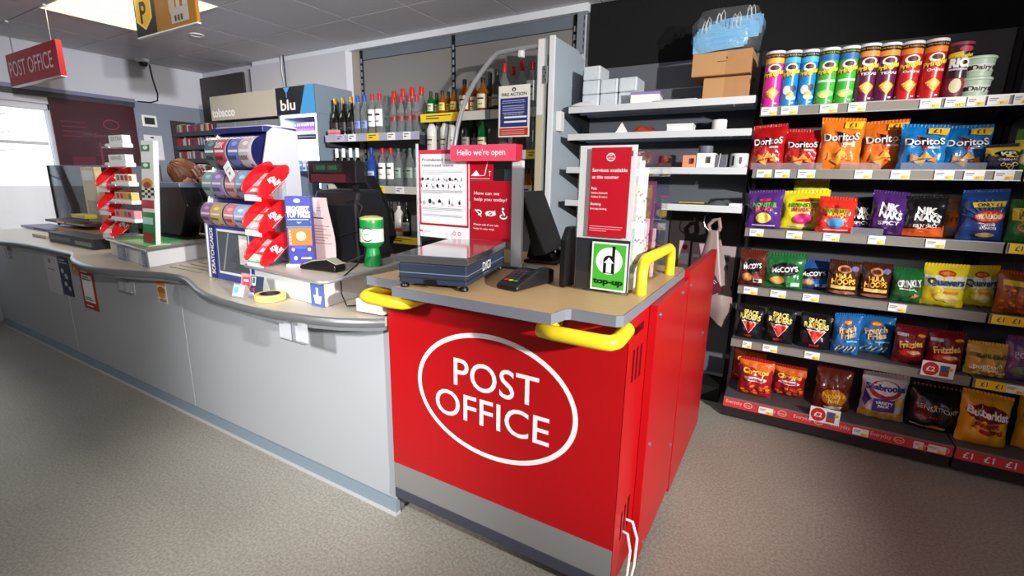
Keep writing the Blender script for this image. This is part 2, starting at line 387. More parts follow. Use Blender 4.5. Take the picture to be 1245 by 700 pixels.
NOSE = [(-5.98, 1.15), (-5.5, 1.13), (-5.04, 1.13), (-4.86, 1.16), (-4.64, 1.185), (-4.3, 1.19), (-3.98, 1.195), (-3.86, 1.165), (-3.756, 1.125), (-3.6, 1.088), (-3.42, 1.066), (-3.26, 1.066), (-3.10, 1.088), (-2.95, 1.135), (-2.80, 1.185), (-2.66, 1.204), (-2.56, 1.19), (-2.45, 1.155), (-2.29, 1.103), (-2.15, 1.07), (-2.0, 1.056), (-1.82, 1.05), (-1.655, 1.057), (-1.482, 1.088), (-1.38, 1.122), (-1.30, 1.165), (-1.262, 1.195), (-1.243, 1.215)]
poly = NOSE+[(-1.243, 1.83), (-5.98, 1.83)]
MB().prism([(x+3.6, y-1.5) for x, y in poly], 'z', .815, .85, TOPM).build('worktop', lc)
MB().tube([L(x, y, .8325) for x, y in NOSE], .018, SILV, 10).build('metal_nosing', lc, smooth=60)
MB().prism([(a+3.6, b-1.5) for a, b in NOSE]+[(-1.243+3.6, -.27), (-5.98+3.6, -.27)], 'z', .800, .8145, M('nosing_underside', (110, 114, 120), .5)).build('overhang_board', lc)
g = MB()
for k in range(5):
    g.box(-2.93+3.6, -2.60+3.6, -.225+.052*k, -.218+.052*k, .8503, .8535, M('ribbed_strip', (150, 140, 124), .4))
g.build('coin_grip_ribs', lc, kind='stuff')

# ================================================================ red service counter
po = T('red_service_counter', 'tall red counter with an oak top, yellow rails and white oval logo', 'counter', (-.785, 1.65, 0))
def Q(x, y, z=0): return (x+.785, y-1.65, z)
PX0, PX1, PYF = -1.233, -.338, 1.222
MB().box(PX0+.785, PX1+.785-.002, PYF-1.65, PYF-1.65+.02, .257, .988, PORED).build('front_panel', po)
MB().box(PX0+.785, PX1+.785-.002, PYF-1.65, PYF-1.65+.02, .146, .257, M('grey_plinth_panel', (150, 150, 150), .4, .3)).build('grey_band', po)
MB().prism([(PYF-1.65-.004, .105), (PYF-1.65-.004, .146), (PYF-1.65+.05, .146), (PYF-1.65+.05, .098), (PYF-1.65+.004, .098)], 'x', PX0+.785+.005, PX1+.785-.01, M('slate_base_profile', (66, 68, 82), .45)).build('base_profile', po)
MB().box(PX0+.82, PX1+.76, -.28, -.26, .0, .1, BLKM).build('under_base_shade', po)  # black board added for the shadow under the raised base
MB().box(PX0+.785+.004, PX1+.785-.03, -.405, .33, .11, .985, M('red_carcass', (150, 12, 18), .5)).build('carcass', po)
# oak worktop with the two front notches
wt = [(PX0, 1.135), (-1.068, 1.135), (-1.055, 1.122), (-1.044, 1.06), (-.497, 1.06), (-.486, 1.122), (-.474, 1.135), (-.352, 1.135), (-.336, 1.15), (-.336, 1.93), (-.35, 1.98), (PX0, 1.98)]
wtp = [(x+.785, y-1.65) for x, y in wt]
top = MB().prism(wtp, 'z', .992, 1.019, OAK); top.build('worktop', po)
eb = MB()
def inset(p, d):
    c = Vector((0, .05)); return [(c.x+(Vector(q)-c).x*(1+d), c.y+(Vector(q)-c).y*(1+d)) for q in p]
o2 = inset(wtp, .006)
n = len(wtp); vs = [(x, y, .990) for x, y in o2]+[(x, y, 1.020) for x, y in o2]+[(x, y, .990) for x, y in wtp]+[(x, y, 1.020) for x, y in wtp]
fs = []
for i in range(n):
    j = (i+1) % n; fs += [(i, j, j+n, i+n), (i+n, j+n, j+3*n, i+3*n), (i, i+2*n, j+2*n, j)]
eb.add(vs, fs, EDGE); eb.build('edge_band', po)
# side with vents, then the two screwed doors
sd = MB()
SY0, SY1 = PYF, 1.43
cuts = [(1.275, 1.372, .928, .952), (1.275, 1.296, .785, .885), (1.313, 1.334, .78, .883), (1.352, 1.376, .775, .880), (1.285, 1.300, .245, .35), (1.318, 1.334, .248, .356), (1.352, 1.376, .255, .362)]
ys = sorted({SY0, SY1}|{c[0] for c in cuts}|{c[1] for c in cuts}); zs = sorted({.105, .988}|{c[2] for c in cuts}|{c[3] for c in cuts})
for i in range(len(ys)-1):
    for j in range(len(zs)-1):
        yc, zc = (ys[i]+ys[i+1])/2, (zs[j]+zs[j+1])/2
        if any(c[0] < yc < c[1] and c[2] < zc < c[3] for c in cuts): continue
        x = PX1+.785
        sd.add([(x, ys[i]-1.65, zs[j]), (x, ys[i+1]-1.65, zs[j]), (x, ys[i+1]-1.65, zs[j+1]), (x, ys[i]-1.65, zs[j+1])], [(0, 1, 2, 3)], PORED)
for y0, y1, z0, z1 in cuts:
    a, b, x, xi = y0-1.65, y1-1.65, PX1+.785, PX1+.785-.02
    sd.add([(x, a, z0), (x, b, z0), (x, b, z1), (x, a, z1), (xi, a, z0), (xi, b, z0), (xi, b, z1), (xi, a, z1)], [(0, 1, 5, 4), (1, 2, 6, 5), (2, 3, 7, 6), (3, 0, 4, 7)], M('vent_edge_red', (120, 8, 12), .5))
    sd.add([(xi, a, z0), (xi, b, z0), (xi, b, z1), (xi, a, z1)], [(0, 1, 2, 3)], BLKM)
sd.build('vented_side_panel', po)
def door(y0, y1, z0, z1, x0, x1, screws):
    d = MB().box(x0+.785, x1+.785, y0-1.65, y1-1.65, z0, z1, PORED).build('side_door', po, bevel=.0015)
    for y, z in screws:
        s = MB().lathe([(.009, 0), (.009, .003), (.006, .006), (0, .0065)], STEEL, 10, cap=False, tf=Matrix.Translation((x1+.785, y-1.65, z)) @ Matrix.Rotation(PI/2, 4, 'Y'))
        s.build('screw', d, smooth=True)
door(1.425, 1.914, .065, .988, -.337, -.312, [(1.455, .952), (1.80, .955), (1.47, .50), (1.86, .30), (1.50, .10)])
MB().box(-.3375+.785, -.330+.785, 1.914-1.65, 1.928-1.65, .07, .985, BLKM).build('hinge_gap', po)
door(1.928, 2.66, .035, 1.018, -.337, -.310, [(1.95, .955), (2.45, .62)])
# logo
lg = MB().on(frame(Q(0, PYF-.0006), XA, ZA, (0, -1, 0)))
lg.ring(-.783, .643, .312, .222, .0165, WINK, 64)
lg.build('white_oval', po)
lg = MB().on(frame(Q(0, PYF-.0006), XA, ZA, (0, -1, 0)))
lg.text('POST', -.933, .660, .097, WINK, 'l', w=.328, bold=.008); lg.text('OFFICE', -1.014, .537, .094, WINK, 'l', w=.450, bold=.008)
lg.build('white_lettering', po)
# yellow grab rails under the notches and on the side
def rail(pts, r=.021):
    return MB().tube([Q(*p) for p in pts], r, YEL, 12)
rail([(-.55, 1.215, .955), (-.552, 1.125, .955), (-.548, 1.108, .955), (-.50, 1.10, .955), (-.375, 1.10, .955), (-.352, 1.106, .955), (-.342, 1.125, .956), (-.342, 1.16, .958), (-.345, 1.22, .962)]).build('grab_rail', po, smooth=60)
rail([(-1.045, 1.215, .955), (-1.042, 1.125, .955), (-1.048, 1.108, .955), (-1.09, 1.10, .955), (-1.19, 1.10, .955), (-1.215, 1.106, .956), (-1.226, 1.125, .957), (-1.226, 1.17, .958), (-1.224, 1.222, .962)]).build('grab_rail', po, smooth=60)
rail([(-.366, 1.41, 1.019), (-.366, 1.41, 1.085), (-.366, 1.42, 1.112), (-.366, 1.45, 1.122), (-.366, 1.76, 1.122), (-.366, 1.79, 1.112), (-.366, 1.80, 1.085), (-.366, 1.80, 1.019)], .0175).build('grab_rail', po, smooth=60)
# white cables hanging out of the lower vents
for k, (y, pts) in enumerate(((0, [(-.344, 1.36, .275), (-.318, 1.355, .278), (-.296, 1.34, .235), (-.292, 1.31, .16), (-.298, 1.27, .08), (-.312, 1.23, .02), (-.32, 1.19, .012)]), (1, [(-.344, 1.33, .25), (-.322, 1.32, .255), (-.304, 1.295, .22), (-.301, 1.265, .15), (-.305, 1.22, .08), (-.300, 1.17, .02), (-.300, 1.12, .01)]))):
    tag(MB().tube(pts, .0048, WPLAS, 8).build('cable', smooth=60), ['rear white cable looping from the red counter side vents', 'front white cable hanging from the lowest red side vent'][k], 'cable', None)

# ================================================================ notices on the counter front
def notice(name, px4, cat, label, base, draw, Y=1.2385, th=.0012):
    """flat sheet with its four picture corners on the plane Y"""
    tl, tr, br, bl = [PY(x, y, Y) for x, y in px4]
    c = (tl+tr+br+bl)/4; x0 = (tl.x+bl.x)/2-c.x; x1 = (tr.x+br.x)/2-c.x; z0 = (bl.z+br.z)/2-c.z; z1 = (tl.z+tr.z)/2-c.z
    t = T(name, label, cat, (c.x, Y, c.z))
    MB().box(x0, x1, -th, 0, z0, z1, base).build('sheet', t)
    p = MB().on(frame((x0, -th-.0003, z0), XA*(x1-x0), ZA*(z1-z0), (0, -1, 0))); draw(p, (x1-x0)/(z1-z0)); p.build('print', t)
    return t
def lines(p, u0, u1, v0, v1, n, mat, t=.45, seed=1):
    r = random.Random(seed)
    for k in range(n):
        v = v1-(v1-v0)*(k+.5)/n; p.rect(u0, u0+(u1-u0)*(.65+.35*r.random()), v-(v1-v0)/n*t/2, v+(v1-v0)/n*t/2, mat)
def d1(p, a):
    p.disc(.45, .82, .1, .06, GINK); p.rect(.2, .8, .60, .625, GINK); lines(p, .3, .75, .12, .45, 8, ink(200, 200, 205))
notice('paper_notice', [(54, 308), (68, 309), (74.5, 358), (59.5, 353)], 'notice', 'tall white notice with grey print on the dark counter front, leftmost', ink(205, 205, 210), d1)
def d2(p, a):
    lines(p, .12, .9, .8, .93, 2, ink(190, 195, 205)); p.disc(.3, .62, .14, .06, ink(190, 200, 215)); p.disc(.6, .5, .16, .07, ink(170, 185, 205)); p.disc(.45, .3, .14, .06, ink(190, 200, 215)); p.disc(.75, .2, .13, .06, ink(170, 185, 205))
notice('navy_notice', [(70.5, 310), (83, 313), (90, 361), (76.5, 357)], 'notice', 'navy blue notice with pale round pictures on the counter front', ink(22, 34, 62), d2)
def d3(p, a):
    p.disc(.5, .55, .42, .3, ink(190, 90, 40)); p.disc(.5, .45, .2, .15, ink(225, 190, 150))
notice('orange_sticker', [(85, 313), (92, 319), (97, 338), (88.5, 331)], 'sticker', 'small tan sticker between the navy and the red notices', ink(196, 170, 130), d3)
def d4(p, a):
    p.rect(.14, .86, .18, .86, WINK); lines(p, .2, .8, .72, .83, 2, KINK); lines(p, .2, .8, .22, .32, 2, KINK); lines(p, .2, .85, .06, .12, 1, WINK); lines(p, .15, .85, .9, .97, 1, WINK)
notice('red_notice', [(96.5, 325), (115.5, 331), (118.5, 379), (102, 372)], 'notice', 'red bordered white notice on the counter front', ink(170, 24, 34), d4)
def d5(p, a):
    p.rect(.0, 1, .78, 1, ink(220, 130, 20)); p.disc(.5, .55, .42, .18, ink(180, 110, 30)); p.disc(.5, .35, .35, .12, ink(215, 140, 40)); p.disc(.55, .12, .4, .08, ink(150, 140, 120))
notice('food_sticker', [(190, 340), (201.5, 342), (203.5, 370), (192.5, 366)], 'sticker', 'white and orange food sticker on the middle of the counter front', ink(225, 215, 195), d5)
# clear ticket holders on the counter front
TICK = glassy('clear_ticket_plastic', (250, 252, 254), .08, .05, haze=.35)
def holder(px, py, Y, w, h, label):
    c = PY(px, py, Y); t = T('ticket_holder', label, 'holder', (c.x, Y, c.z), group=None)
    MB().box(-w/2, w/2, .0, .003, -h/2, h/2, TICK).build('back_plate', t)
    MB().box(-w/2, w*.02, -.012, -.009, -h/2, h*.38, TICK).box(-w/2, w*.02, -.012, .0, -h/2, -h/2+.003, TICK).build('front_pocket', t)
    MB().box(.0, w*.03, -.013, .001, -h/2, h/2, SILV).box(-w/2, w/2, -.013, .002, -h/2-.003, -h/2, SILV).build('metal_edge', t)
    return t
holder(155, 347.5, 1.2365, .17, .075, 'clear plastic ticket holder on the counter front above the mid counter')
holder(358, 402, 1.075, .15, .075, 'clear plastic ticket holder hanging under the brightly lit counter edge')
h = holder(12, 306, 1.2365, .15, .09, 'clear plastic ticket holder at the dark far left of the counter front')
# ================================================================ crisps shelving
YS = 2.87
STRIP = M('ticket_strip_grey', (128, 124, 116), .4, spec=.5); STRIPD = M('ticket_strip_slate', (72, 78, 92), .4); SHELFM = M('shelf_pan_grey', (92, 94, 98), .5, .2)
TICKM = ink(238, 238, 236); TICKY = ink(250, 214, 40)
CLEAR = glassy('clear_riser', (236, 240, 244), .08, .03, haze=.12)
def fixture(label, x0, x1, group=None):
    t = T('crisps_shelving', label, 'shelving', ((x0+x1)/2, 3.07, 0))
    a, b = x0-(x0+x1)/2, x1-(x0+x1)/2
    MB().box(a, b, .195, .215, .13, 2.085, M('grey_back_panel', (66, 68, 74), .5)).build('back_panel', t)
    for x in (a+.012, b-.012):
        MB().box(x-.0118, x+.0118, .17, .225, 0, 2.08, BLKM).build('upright', t)
    MB().box(a+.003, b-.003, -.19, .2, .015, .076, M('base_plinth_dark', (38, 36, 38), .4)).build('plinth', t, bevel=.003)
    return t, a, b
def shelf(t, a, b, z, depth=.40, strip=STRIP, y0=-.20, h=.042, bz=.012):
    s = MB().box(a+.002, b-.002, y0+.004, y0+depth-.012, z-bz, z, SHELFM).build('shelf', t)
    MB().box(a+.002, b-.002, y0-.001, y0+.004, z-h, z+.004, strip).box(a+.002, b-.002, y0-.004, y0-.001, z-.001, z+.004, SILV).box(a+.002, b-.002, y0-.004, y0-.001, z-h, z-h+.003, SILV).build('ticket_strip', s)
    for x in (a+.006, b-.006):
        MB().prism([(y0+.01, z-bz), (y0+.01, z-bz-.025), (y0+depth-.01, z-bz-.085), (y0+depth-.01, z-bz)], 'x', x-.002, x+.002, DGREY).build('shelf_bracket', s)
    return s
fx1, A1, B1 = fixture('dark grey crisps shelving bay with six levels beside the red counter', -.208, .822)
fx2, A2, B2 = fixture('crisps shelving bay cut off by the right edge of the photo', .827, 1.86)
SZ = {1: 1.735, 2: 1.427, 3: 1.119, 4: .800, 5: .490, 6: .135}
SH = {}
for k in range(1, 6):
    SH[k] = shelf(fx1, A1, B1, SZ[k]); SH[-k] = shelf(fx2, A2, B2, SZ[k]-(.0 if k > 1 else .0))
REDSTRIP = ink(204, 60, 62)
for t, a, b, q in ((fx1, A1, B1, 6), (fx2, A2, B2, -6)):
    SH[q] = MB().box(a+.002, b-.002, -.195, .19, .10, .135, SHELFM).build('base_shelf', t)
    MB().box(a+.002, b-.002, -.204, -.1955, .078, .135, REDSTRIP).box(a+.002, b-.002, -.207, -.1955, .132, .138, SILV).build('red_ticket_strip', SH[q])
def lx(X, k): return X-((-.208+.822)/2 if k > 0 else (.827+1.86)/2)
tick_me = None
def ticket(k, px0, px1, py):
    """price ticket on shelf k between two picture columns"""
    X0, X1 = PY(px0, py, YS).x, PY(px1, py, YS).x; z = SZ[abs(k)]; w = X1-X0; c = lx((X0+X1)/2, k)
    zc = z-.019 if abs(k) != 6 else .104; yy = -.206 if abs(k) != 6 else -.2085
    p = MB().box(-w/2, w/2, -.0008, .0008, -.019, .019, TICKM)
    p.on(frame((-w/2, -.0012, -.019), XA, ZA, (0, -1, 0))); p.rect(w*.52, w*.97, .002, .015, TICKY); p.rect(w*.08, w*.5, .024, .028, GINK); p.rect(w*.08, w*.42, .017, .020, GINK)
    p.text('£1', w*.6, .004, .008, KINK); p.build('price_ticket', SH[k], loc=(c, yy, zc))
for k, py, ls in ((1, 132, [(926, 945), (950, 970), (997, 1018), (1031, 1052), (1117, 1142), (1147, 1172), (1173.5, 1195), (1198, 1224)]), (2, 211, [(920, 938), (942, 960), (970, 991), (1039, 1060), (1083, 1106), (1136, 1160), (1172, 1197), (1209, 1233)]),
                  (3, 286, [(911, 928), (956, 975), (1001, 1021), (1056, 1077), (1127, 1151)]), (4, 354, [(904, 921), (937, 956), (977, 997), (1083.5, 1106)]), (5, 424, [(902, 913), (927, 945), (979, 998)]), (6, 500, [(922, 940)]), (6, 525, [(1036, 1056), (1113.5, 1126), (1132, 1155)])):
    for a, b in ls: ticket(k, a, b, py)
ticket(-1, 1231, 1250, 125)
# yellow and red one-pound strips of the right-hand bay
for k in (3, 4, 5):
    p = MB().box(A2+.01, A2+(.34 if k < 5 else .115), -.2075, -.206, -.040, .002, TICKY); p.on(frame((A2+.01, -.2078, -.040), XA, ZA, (0, -1, 0)))
    for j in range(4 if k < 5 else 2): p.text('£1', .018+.05*j, .012, .02, KINK, bold=.01)
    p.build('yellow_price_strip', SH[-k], loc=(0, 0, SZ[k]))
p = MB().on(frame((A2+.01, -.2046, .078), XA, ZA, (0, -1, 0)))
for j in range(14): p.text('£1', .02+.075*j, .014, .03, WINK, bold=.015)
p.build('one_pound_lettering', SH[-6], kind='stuff')
p = MB().on(frame((A1, -.2046, .078), XA, ZA, (0, -1, 0)))
for j in range(6):
    u = .016+.172*j
    p.text('Everyday', u, .024, .02, ink(250, 190, 190), w=.085); p.ring(u+.116, .031, .022, .017, .003, ink(250, 200, 200), 20); p.text('low', u+.1, .025, .011, ink(250, 200, 200), w=.03)
p.build('everyday_lettering', SH[6], kind='stuff')
ticket(-5, 1222, 1250, 468)
# big two-pound cards clipped on the strips
def card2(k, px0, px1, py0, py1, label):
    a, b = PY(px0, (py0+py1)/2, YS-.02), PY(px1, (py0+py1)/2, YS-.02); w = b.x-a.x; h = w*.62
    zc = PY((px0+px1)/2, (py0+py1)/2, YS-.02).z
    t = T('price_card', label, 'price card', ((a.x+b.x)/2, YS-.012, zc))
    MB().box(-w/2, w/2, -.001, .0005, -h/2, h/2, TICKM).build('card', t)
    p = MB().on(frame((-w/2, -.0014, -h/2), XA, ZA, (0, -1, 0))); p.disc(w*.28, h*.5, w*.25, h*.45, ink(196, 40, 44)); p.text('£2', w*.28, h*.35, h*.3, WINK, 'c', bold=.02)
    p.rect(w*.56, w*.84, h*.12, h*.82, ink(110, 90, 90)); p.rect(w*.6, w*.78, h*.45, h*.78, ink(60, 90, 150)); p.rect(w*.6, w*.82, h*.15, h*.4, ink(170, 70, 40)); p.disc(w*.88, h*.62, w*.07, h*.11, ink(214, 160, 60))
    p.build('print', t)
card2(5, 1120, 1162, 437, 463, 'white card with red two pound disc on the fifth crisps shelf edge')
card2(6, 984, 1022, 493, 519, 'white card with red two pound disc on the red base strip')
for k, px0, px1, py in ((2, 913, 1000, 200), (2, 1022, 1072, 200), (2, 1095, 1200, 203), (3, 1035, 1075, 278)):
    X0, X1 = lx(PY(px0, py, YS).x, k), lx(PY(px1, py, YS).x, k); z = SZ[k]
    MB().box(X0, X1, -.194, -.191, z+.001, z+.035, CLEAR).build('clear_riser', SH[k], bevel=.001)

# ---------------------------------------------------------------- crisp packets
def bag_mesh(w, h, d, mat, seed, lean=.0, sealmat=None):
    r = random.Random(seed); ph = [r.uniform(0, 6.28) for _ in range(8)]
    def outl(u, v):                 # u in -1..1, v in 0..1 -> x, z
        wx = w/2*(1-.05*math.sin(PI*min(1, v*1.05))**2-.015*math.sin(7*v*PI+ph[0]))
        return wx*u, h*v+.006*u*math.sin(ph[1])*v
    def bulge(u, v):
        s = min(1, (.30+v*3.2))*min(1, max(0, (1-v)*2.6))**.75
        e = max(0, 1-abs(u)**2.6)**.62
        c = .016*math.sin(9*u+5*v+ph[2])*math.sin(6*v+ph[3])+.010*math.sin(17*u*v+ph[4])+.010*math.sin(23*v+3*u+ph[5])*abs(u)+.009*math.sin(14*u-8*v+ph[6])*v
        return (d/2)*s*e*(1+c*6)+c*.25*e*w/.2*min(1, 4*(1-v))
    def front(u01, v01, out=0):
        u = 2*u01-1; v = v01; x, z = outl(u, v)
        return (x, -bulge(u, v)-out+lean*z, z)
    b = MB(); nu, nv = 14, 16
    fv = [front(i/nu, j/nv) for j in range(nv+1) for i in range(nu+1)]
    bv = [(x, 2*lean*z-y if False else lean*z+(lean*z-y)*.8, z) for x, y, z in fv]
    off = len(fv); fs = []
    for j in range(nv):
        for i in range(nu):
            a = j*(nu+1)+i; fs.append((a, a+1, a+nu+2, a+nu+1)); fs.append((a+off, a+nu+1+off, a+nu+2+off, a+1+off))
    for i in range(nu): fs.append((i, i+off, i+1+off, i+1))
    for j in range(nv):
        a = j*(nu+1); fs.append((a, a+nu+1, a+nu+1+off, a+off)); a += nu; fs.append((a, a+off, a+nu+1+off, a+nu+1))
    b.add(fv+bv, fs, mat)
    sl = MB(); n = 26; vs = []; fs2 = []
    for q, zz in ((0, -.004), (1, .012)):
        for i in range(n+1):
            x, z = outl(2*i/n-1, 1.0); y = .0022*(1 if i % 2 else -1)+lean*z
            jag = (.002 if i % 2 else 0)*q
            vs += [(x, y-.0006, z+zz+jag), (x, y+.0006, z+zz+jag)]
    m = 2*(n+1)
    for i in range(n):
        fs2 += [(2*i, 2*i+2, m+2*i+2, m+2*i), (2*i+1, m+2*i+1, m+2*i+3, 2*i+3), (m+2*i, m+2*i+2, m+2*i+3, m+2*i+1)]
    sl.add(vs, fs2, sealmat or mat)
    return b, sl, (lambda u, v, L: front(u, v, .0016+.0008*min(L, 12)+.0002*L))
BAGN = [0]
def bag(k, xl, xr, yt, mat, draw, label, cat='crisps', dy=.05, d=.085, group=None, lean=.12, rz=0.0, lift=0.0, name='crisp_packet'):
    z = SZ[abs(k)]; Yb = YS+dy+d/2
    c0 = PY(xl, yt+25, Yb); c1 = PY(xr, yt+25, Yb); w = c1.x-c0.x
    top = PY((xl+xr)/2, yt, Yb+.02); h = top.z-z-.012
    BAGN[0] += 1
    b, s, mp = bag_mesh(w, h, d, mat, BAGN[0]*7, lean)
    t = T(name, label, cat, ((c0.x+c1.x)/2, Yb, z+.002+lift), rz, group)
    b.build('packet', t, smooth=70); s.build('top_seal', t)
    p = MB(); p.map = mp; p.fine = True; draw(p)
    if p.v: p.build('front_print', t)
    return t
def foil(r, g, b, rough=.26): return M('packet_%d_%d_%d' % (r, g, b), (r, g, b), rough, coat=.35, spec=.6, noise=.10, nscale=9, bump=.55, bscale=24)
def fr(p, u0, u1, v0, v1, c): p.rect(u0, u1, v0, v1, ink(*c, .3, .3) if len(c) == 3 else c, 8, 4)
def chips(p, pts, c1, c2=None):
    for i, (u, v, s) in enumerate(pts):
        a = i*1.7; col = ink(*(c1 if i % 2 == 0 or not c2 else c2))
        p.poly([(u+s*math.cos(a+q)*1.0, v+s*.62*math.sin(a+q)) for q in (0, 2.0, 4.2)], col)
def doritos(tri, flag, chipc=((214, 132, 40), (236, 170, 70))):
    def d(p):
        p.poly([(.3, .80), (.72, .70), (.5, .44)], ink(*tri)); p.poly([(.36, .775), (.66, .70), (.5, .52)], KINK)
        p.text('DoritoS', .5, .585, .15, KINK, 'c', w=.86, rot=.04, bold=.07); p.text('DoritoS', .5, .588, .145, WINK, 'c', w=.84, rot=.04, bold=.03)
        p.rect(.55, .82, .50, .54, ink(220, 220, 225), 3)
        chips(p, [(.3, .28, .16), (.55, .32, .17), (.72, .24, .14), (.45, .18, .15)], *chipc)
        if flag: p.poly([(.55, .97), (.98, .99), (.93, .82), (.53, .84)], ink(250, 190, 30)); p.text('£1', .72, .86, .09, ink(110, 40, 20), 'c', w=.16, bold=.02)
    return d
D_R = doritos((190, 20, 20), False); D_O = doritos((200, 70, 20), True); D_B = doritos((180, 40, 40), True)
bag(2, 913.5, 955, 152, foil(178, 22, 24), D_R, 'leftmost red packet of tortilla chips on the second shelf', lean=.16)
bag(2, 953.5, 998, 158, foil(190, 26, 30), D_R, 'second red packet of tortilla chips, beside the orange ones', lean=.2)
bag(2, 997, 1050, 144, foil(238, 122, 32), D_O, 'tall orange packet of tortilla chips, left of the two orange ones', dy=.02)
bag(2, 1047.5, 1103, 147, foil(234, 116, 30), D_O, 'right orange packet of tortilla chips, touching the blue packet', dy=.115)
bag(2, 1094, 1153, 152, foil(18, 124, 198), D_B, 'left bright blue packet of tortilla chips with yellow flag', dy=.02)
bag(2, 1143.5, 1206, 153, foil(16, 120, 196), D_B, 'right bright blue packet of tortilla chips beside the navy packet', dy=.115)
def d(p):
    p.poly([(.0, .99), (1, .99), (1, .52), (0, .6)], ink(232, 196, 60)); p.disc(.55, .70, .36, .15, KINK); p.text('KP', .55, .63, .15, WINK, 'c', w=.4, bold=.05)
    p.text('ORIGINAL', .55, .42, .08, WINK, 'c', w=.5, bold=.02)
    for u, v in ((.45, .25), (.62, .2), (.78, .26), (.7, .12)): p.ring(u, v, .08, .08, .03, ink(222, 190, 90), 16)
bag(2, 1195, 1240, 176, foil(34, 34, 62), d, 'short navy packet with yellow top and onion rings, second shelf', dy=.02)
def d(p): fr(p, .0, .8, .55, .8, (236, 216, 60)); p.disc(.4, .3, .35, .16, ink(220, 200, 150))
bag(-2, 1233, 1275, 158, foil(70, 130, 50), d, 'green and yellow packet at the right end of the second shelf', dy=.04)
# third shelf
def munch(c1, c2, blob):
    def d(p):
        p.disc(.5, .80, .18, .04, ink(200, 30, 40)); p.text('MONSTER', .5, .62, .10, ink(*c1), 'c', w=.68, bold=.05); p.text('MUNCH', .5, .50, .10, ink(*c2), 'c', w=.5, bold=.05)
        p.disc(.5, .30, .22, .15, ink(*blob)); p.rect(.2, .85, .07, .10, ink(230, 220, 240), 4)
    return d
bag(3, 908, 951, 232, foil(84, 44, 128), munch((90, 200, 60), (220, 60, 50), (232, 214, 90)), 'dark purple packet at the left end of the third shelf', dy=.03)
bag(3, 949, 1007, 232, foil(238, 220, 40), munch((70, 160, 60), (214, 30, 120), (214, 40, 130)), 'bright yellow packet with pink print on the third shelf', dy=.10, d=.1)
def d(p): p.disc(.35, .6, .25, .2, ink(190, 210, 235)); p.disc(.7, .7, .2, .12, ink(210, 40, 120))
bag(3, 963, 1006, 219, foil(226, 216, 70), d, 'pale yellow packet leaning behind the bright yellow one', dy=.22)
bag(3, 993, 1040, 240, foil(222, 52, 34), munch((90, 180, 60), (240, 200, 60), (60, 150, 220)), 'orange red packet with a blue blob on the third shelf', dy=.005, lean=.2)
def niks(col, l3):
    def d(p):
        p.text('NIK', .48, .60, .16, WINK, 'c', w=.5, rot=-.1, bold=.07); p.text('NAKS', .52, .42, .16, WINK, 'c', w=.66, rot=-.1, bold=.07); p.text(l3, .5, .26, .08, WINK, 'c', w=.6, bold=.03)
        p.poly([(.0, .2), (1, .3), (1, .02), (0, .02)], ink(*col))
    return d
bag(3, 1031, 1063, 240, foil(26, 20, 34), niks((86, 46, 120), 'SPICY'), 'narrow black packet between the orange red and purple packets', dy=.13)
bag(3, 1059, 1104, 233, foil(76, 38, 112), niks((58, 26, 88), 'SPICY'), 'deep purple packet with jagged white lettering, third shelf', dy=.05)
bag(3, 1100, 1151, 238, foil(26, 24, 26), niks((236, 96, 30), "RIB 'N' SAUCY"), 'black and orange packet with jagged white lettering', dy=.04)
def d(p): p.disc(.4, .5, .3, .25, ink(236, 130, 30)); p.text('£1', .4, .45, .1, KINK, 'c', w=.3)
bag(3, 1146, 1173, 241, foil(196, 150, 130), d, 'narrow silver and orange packet left of the blue one', dy=.14)
def d(p):
    for k in range(9):
        a = .35+2.45*k/8; p.poly([(.5, .42), (.5+.5*math.cos(a), .42+.45*math.sin(a)), (.5+.5*math.cos(a+.09), .42+.45*math.sin(a+.09))], ink(70, 110, 190))
    p.poly([(.2, .80), (.93, .82), (.9, .71), (.22, .69)], ink(240, 205, 50)); p.text('ONLY £1', .55, .72, .06, KINK, 'c', w=.5, bold=.03)
    p.disc(.58, .51, .34, .125, ink(210, 40, 36)); p.disc(.58, .51, .30, .09, ink(245, 160, 40)); p.text('WALKERS', .58, .47, .08, WINK, 'c', w=.54, bold=.06)
    p.text('CHEESE', .56, .32, .05, WINK, 'c', w=.3, bold=.03); p.text('& ONION', .56, .25, .05, WINK, 'c', w=.34, bold=.03); p.disc(.55, .13, .2, .05, ink(220, 180, 90))
bag(3, 1168, 1226, 231, foil(38, 74, 142), d, 'large royal blue crisp packet with a red and yellow oval', dy=.03, d=.1)
def d(p): p.poly([(.05, .85), (.95, .9), (.95, .6), (.05, .55)], ink(236, 200, 40)); p.text('A', .3, .62, .18, KINK, 'c', w=.2); p.ring(.4, .4, .2, .12, .05, ink(220, 110, 30)); p.text('P', .7, .22, .14, WINK, 'c', w=.18)
bag(-3, 1226, 1272, 244, foil(52, 116, 52), d, 'green packet with a yellow band at the right photo edge', dy=.03)
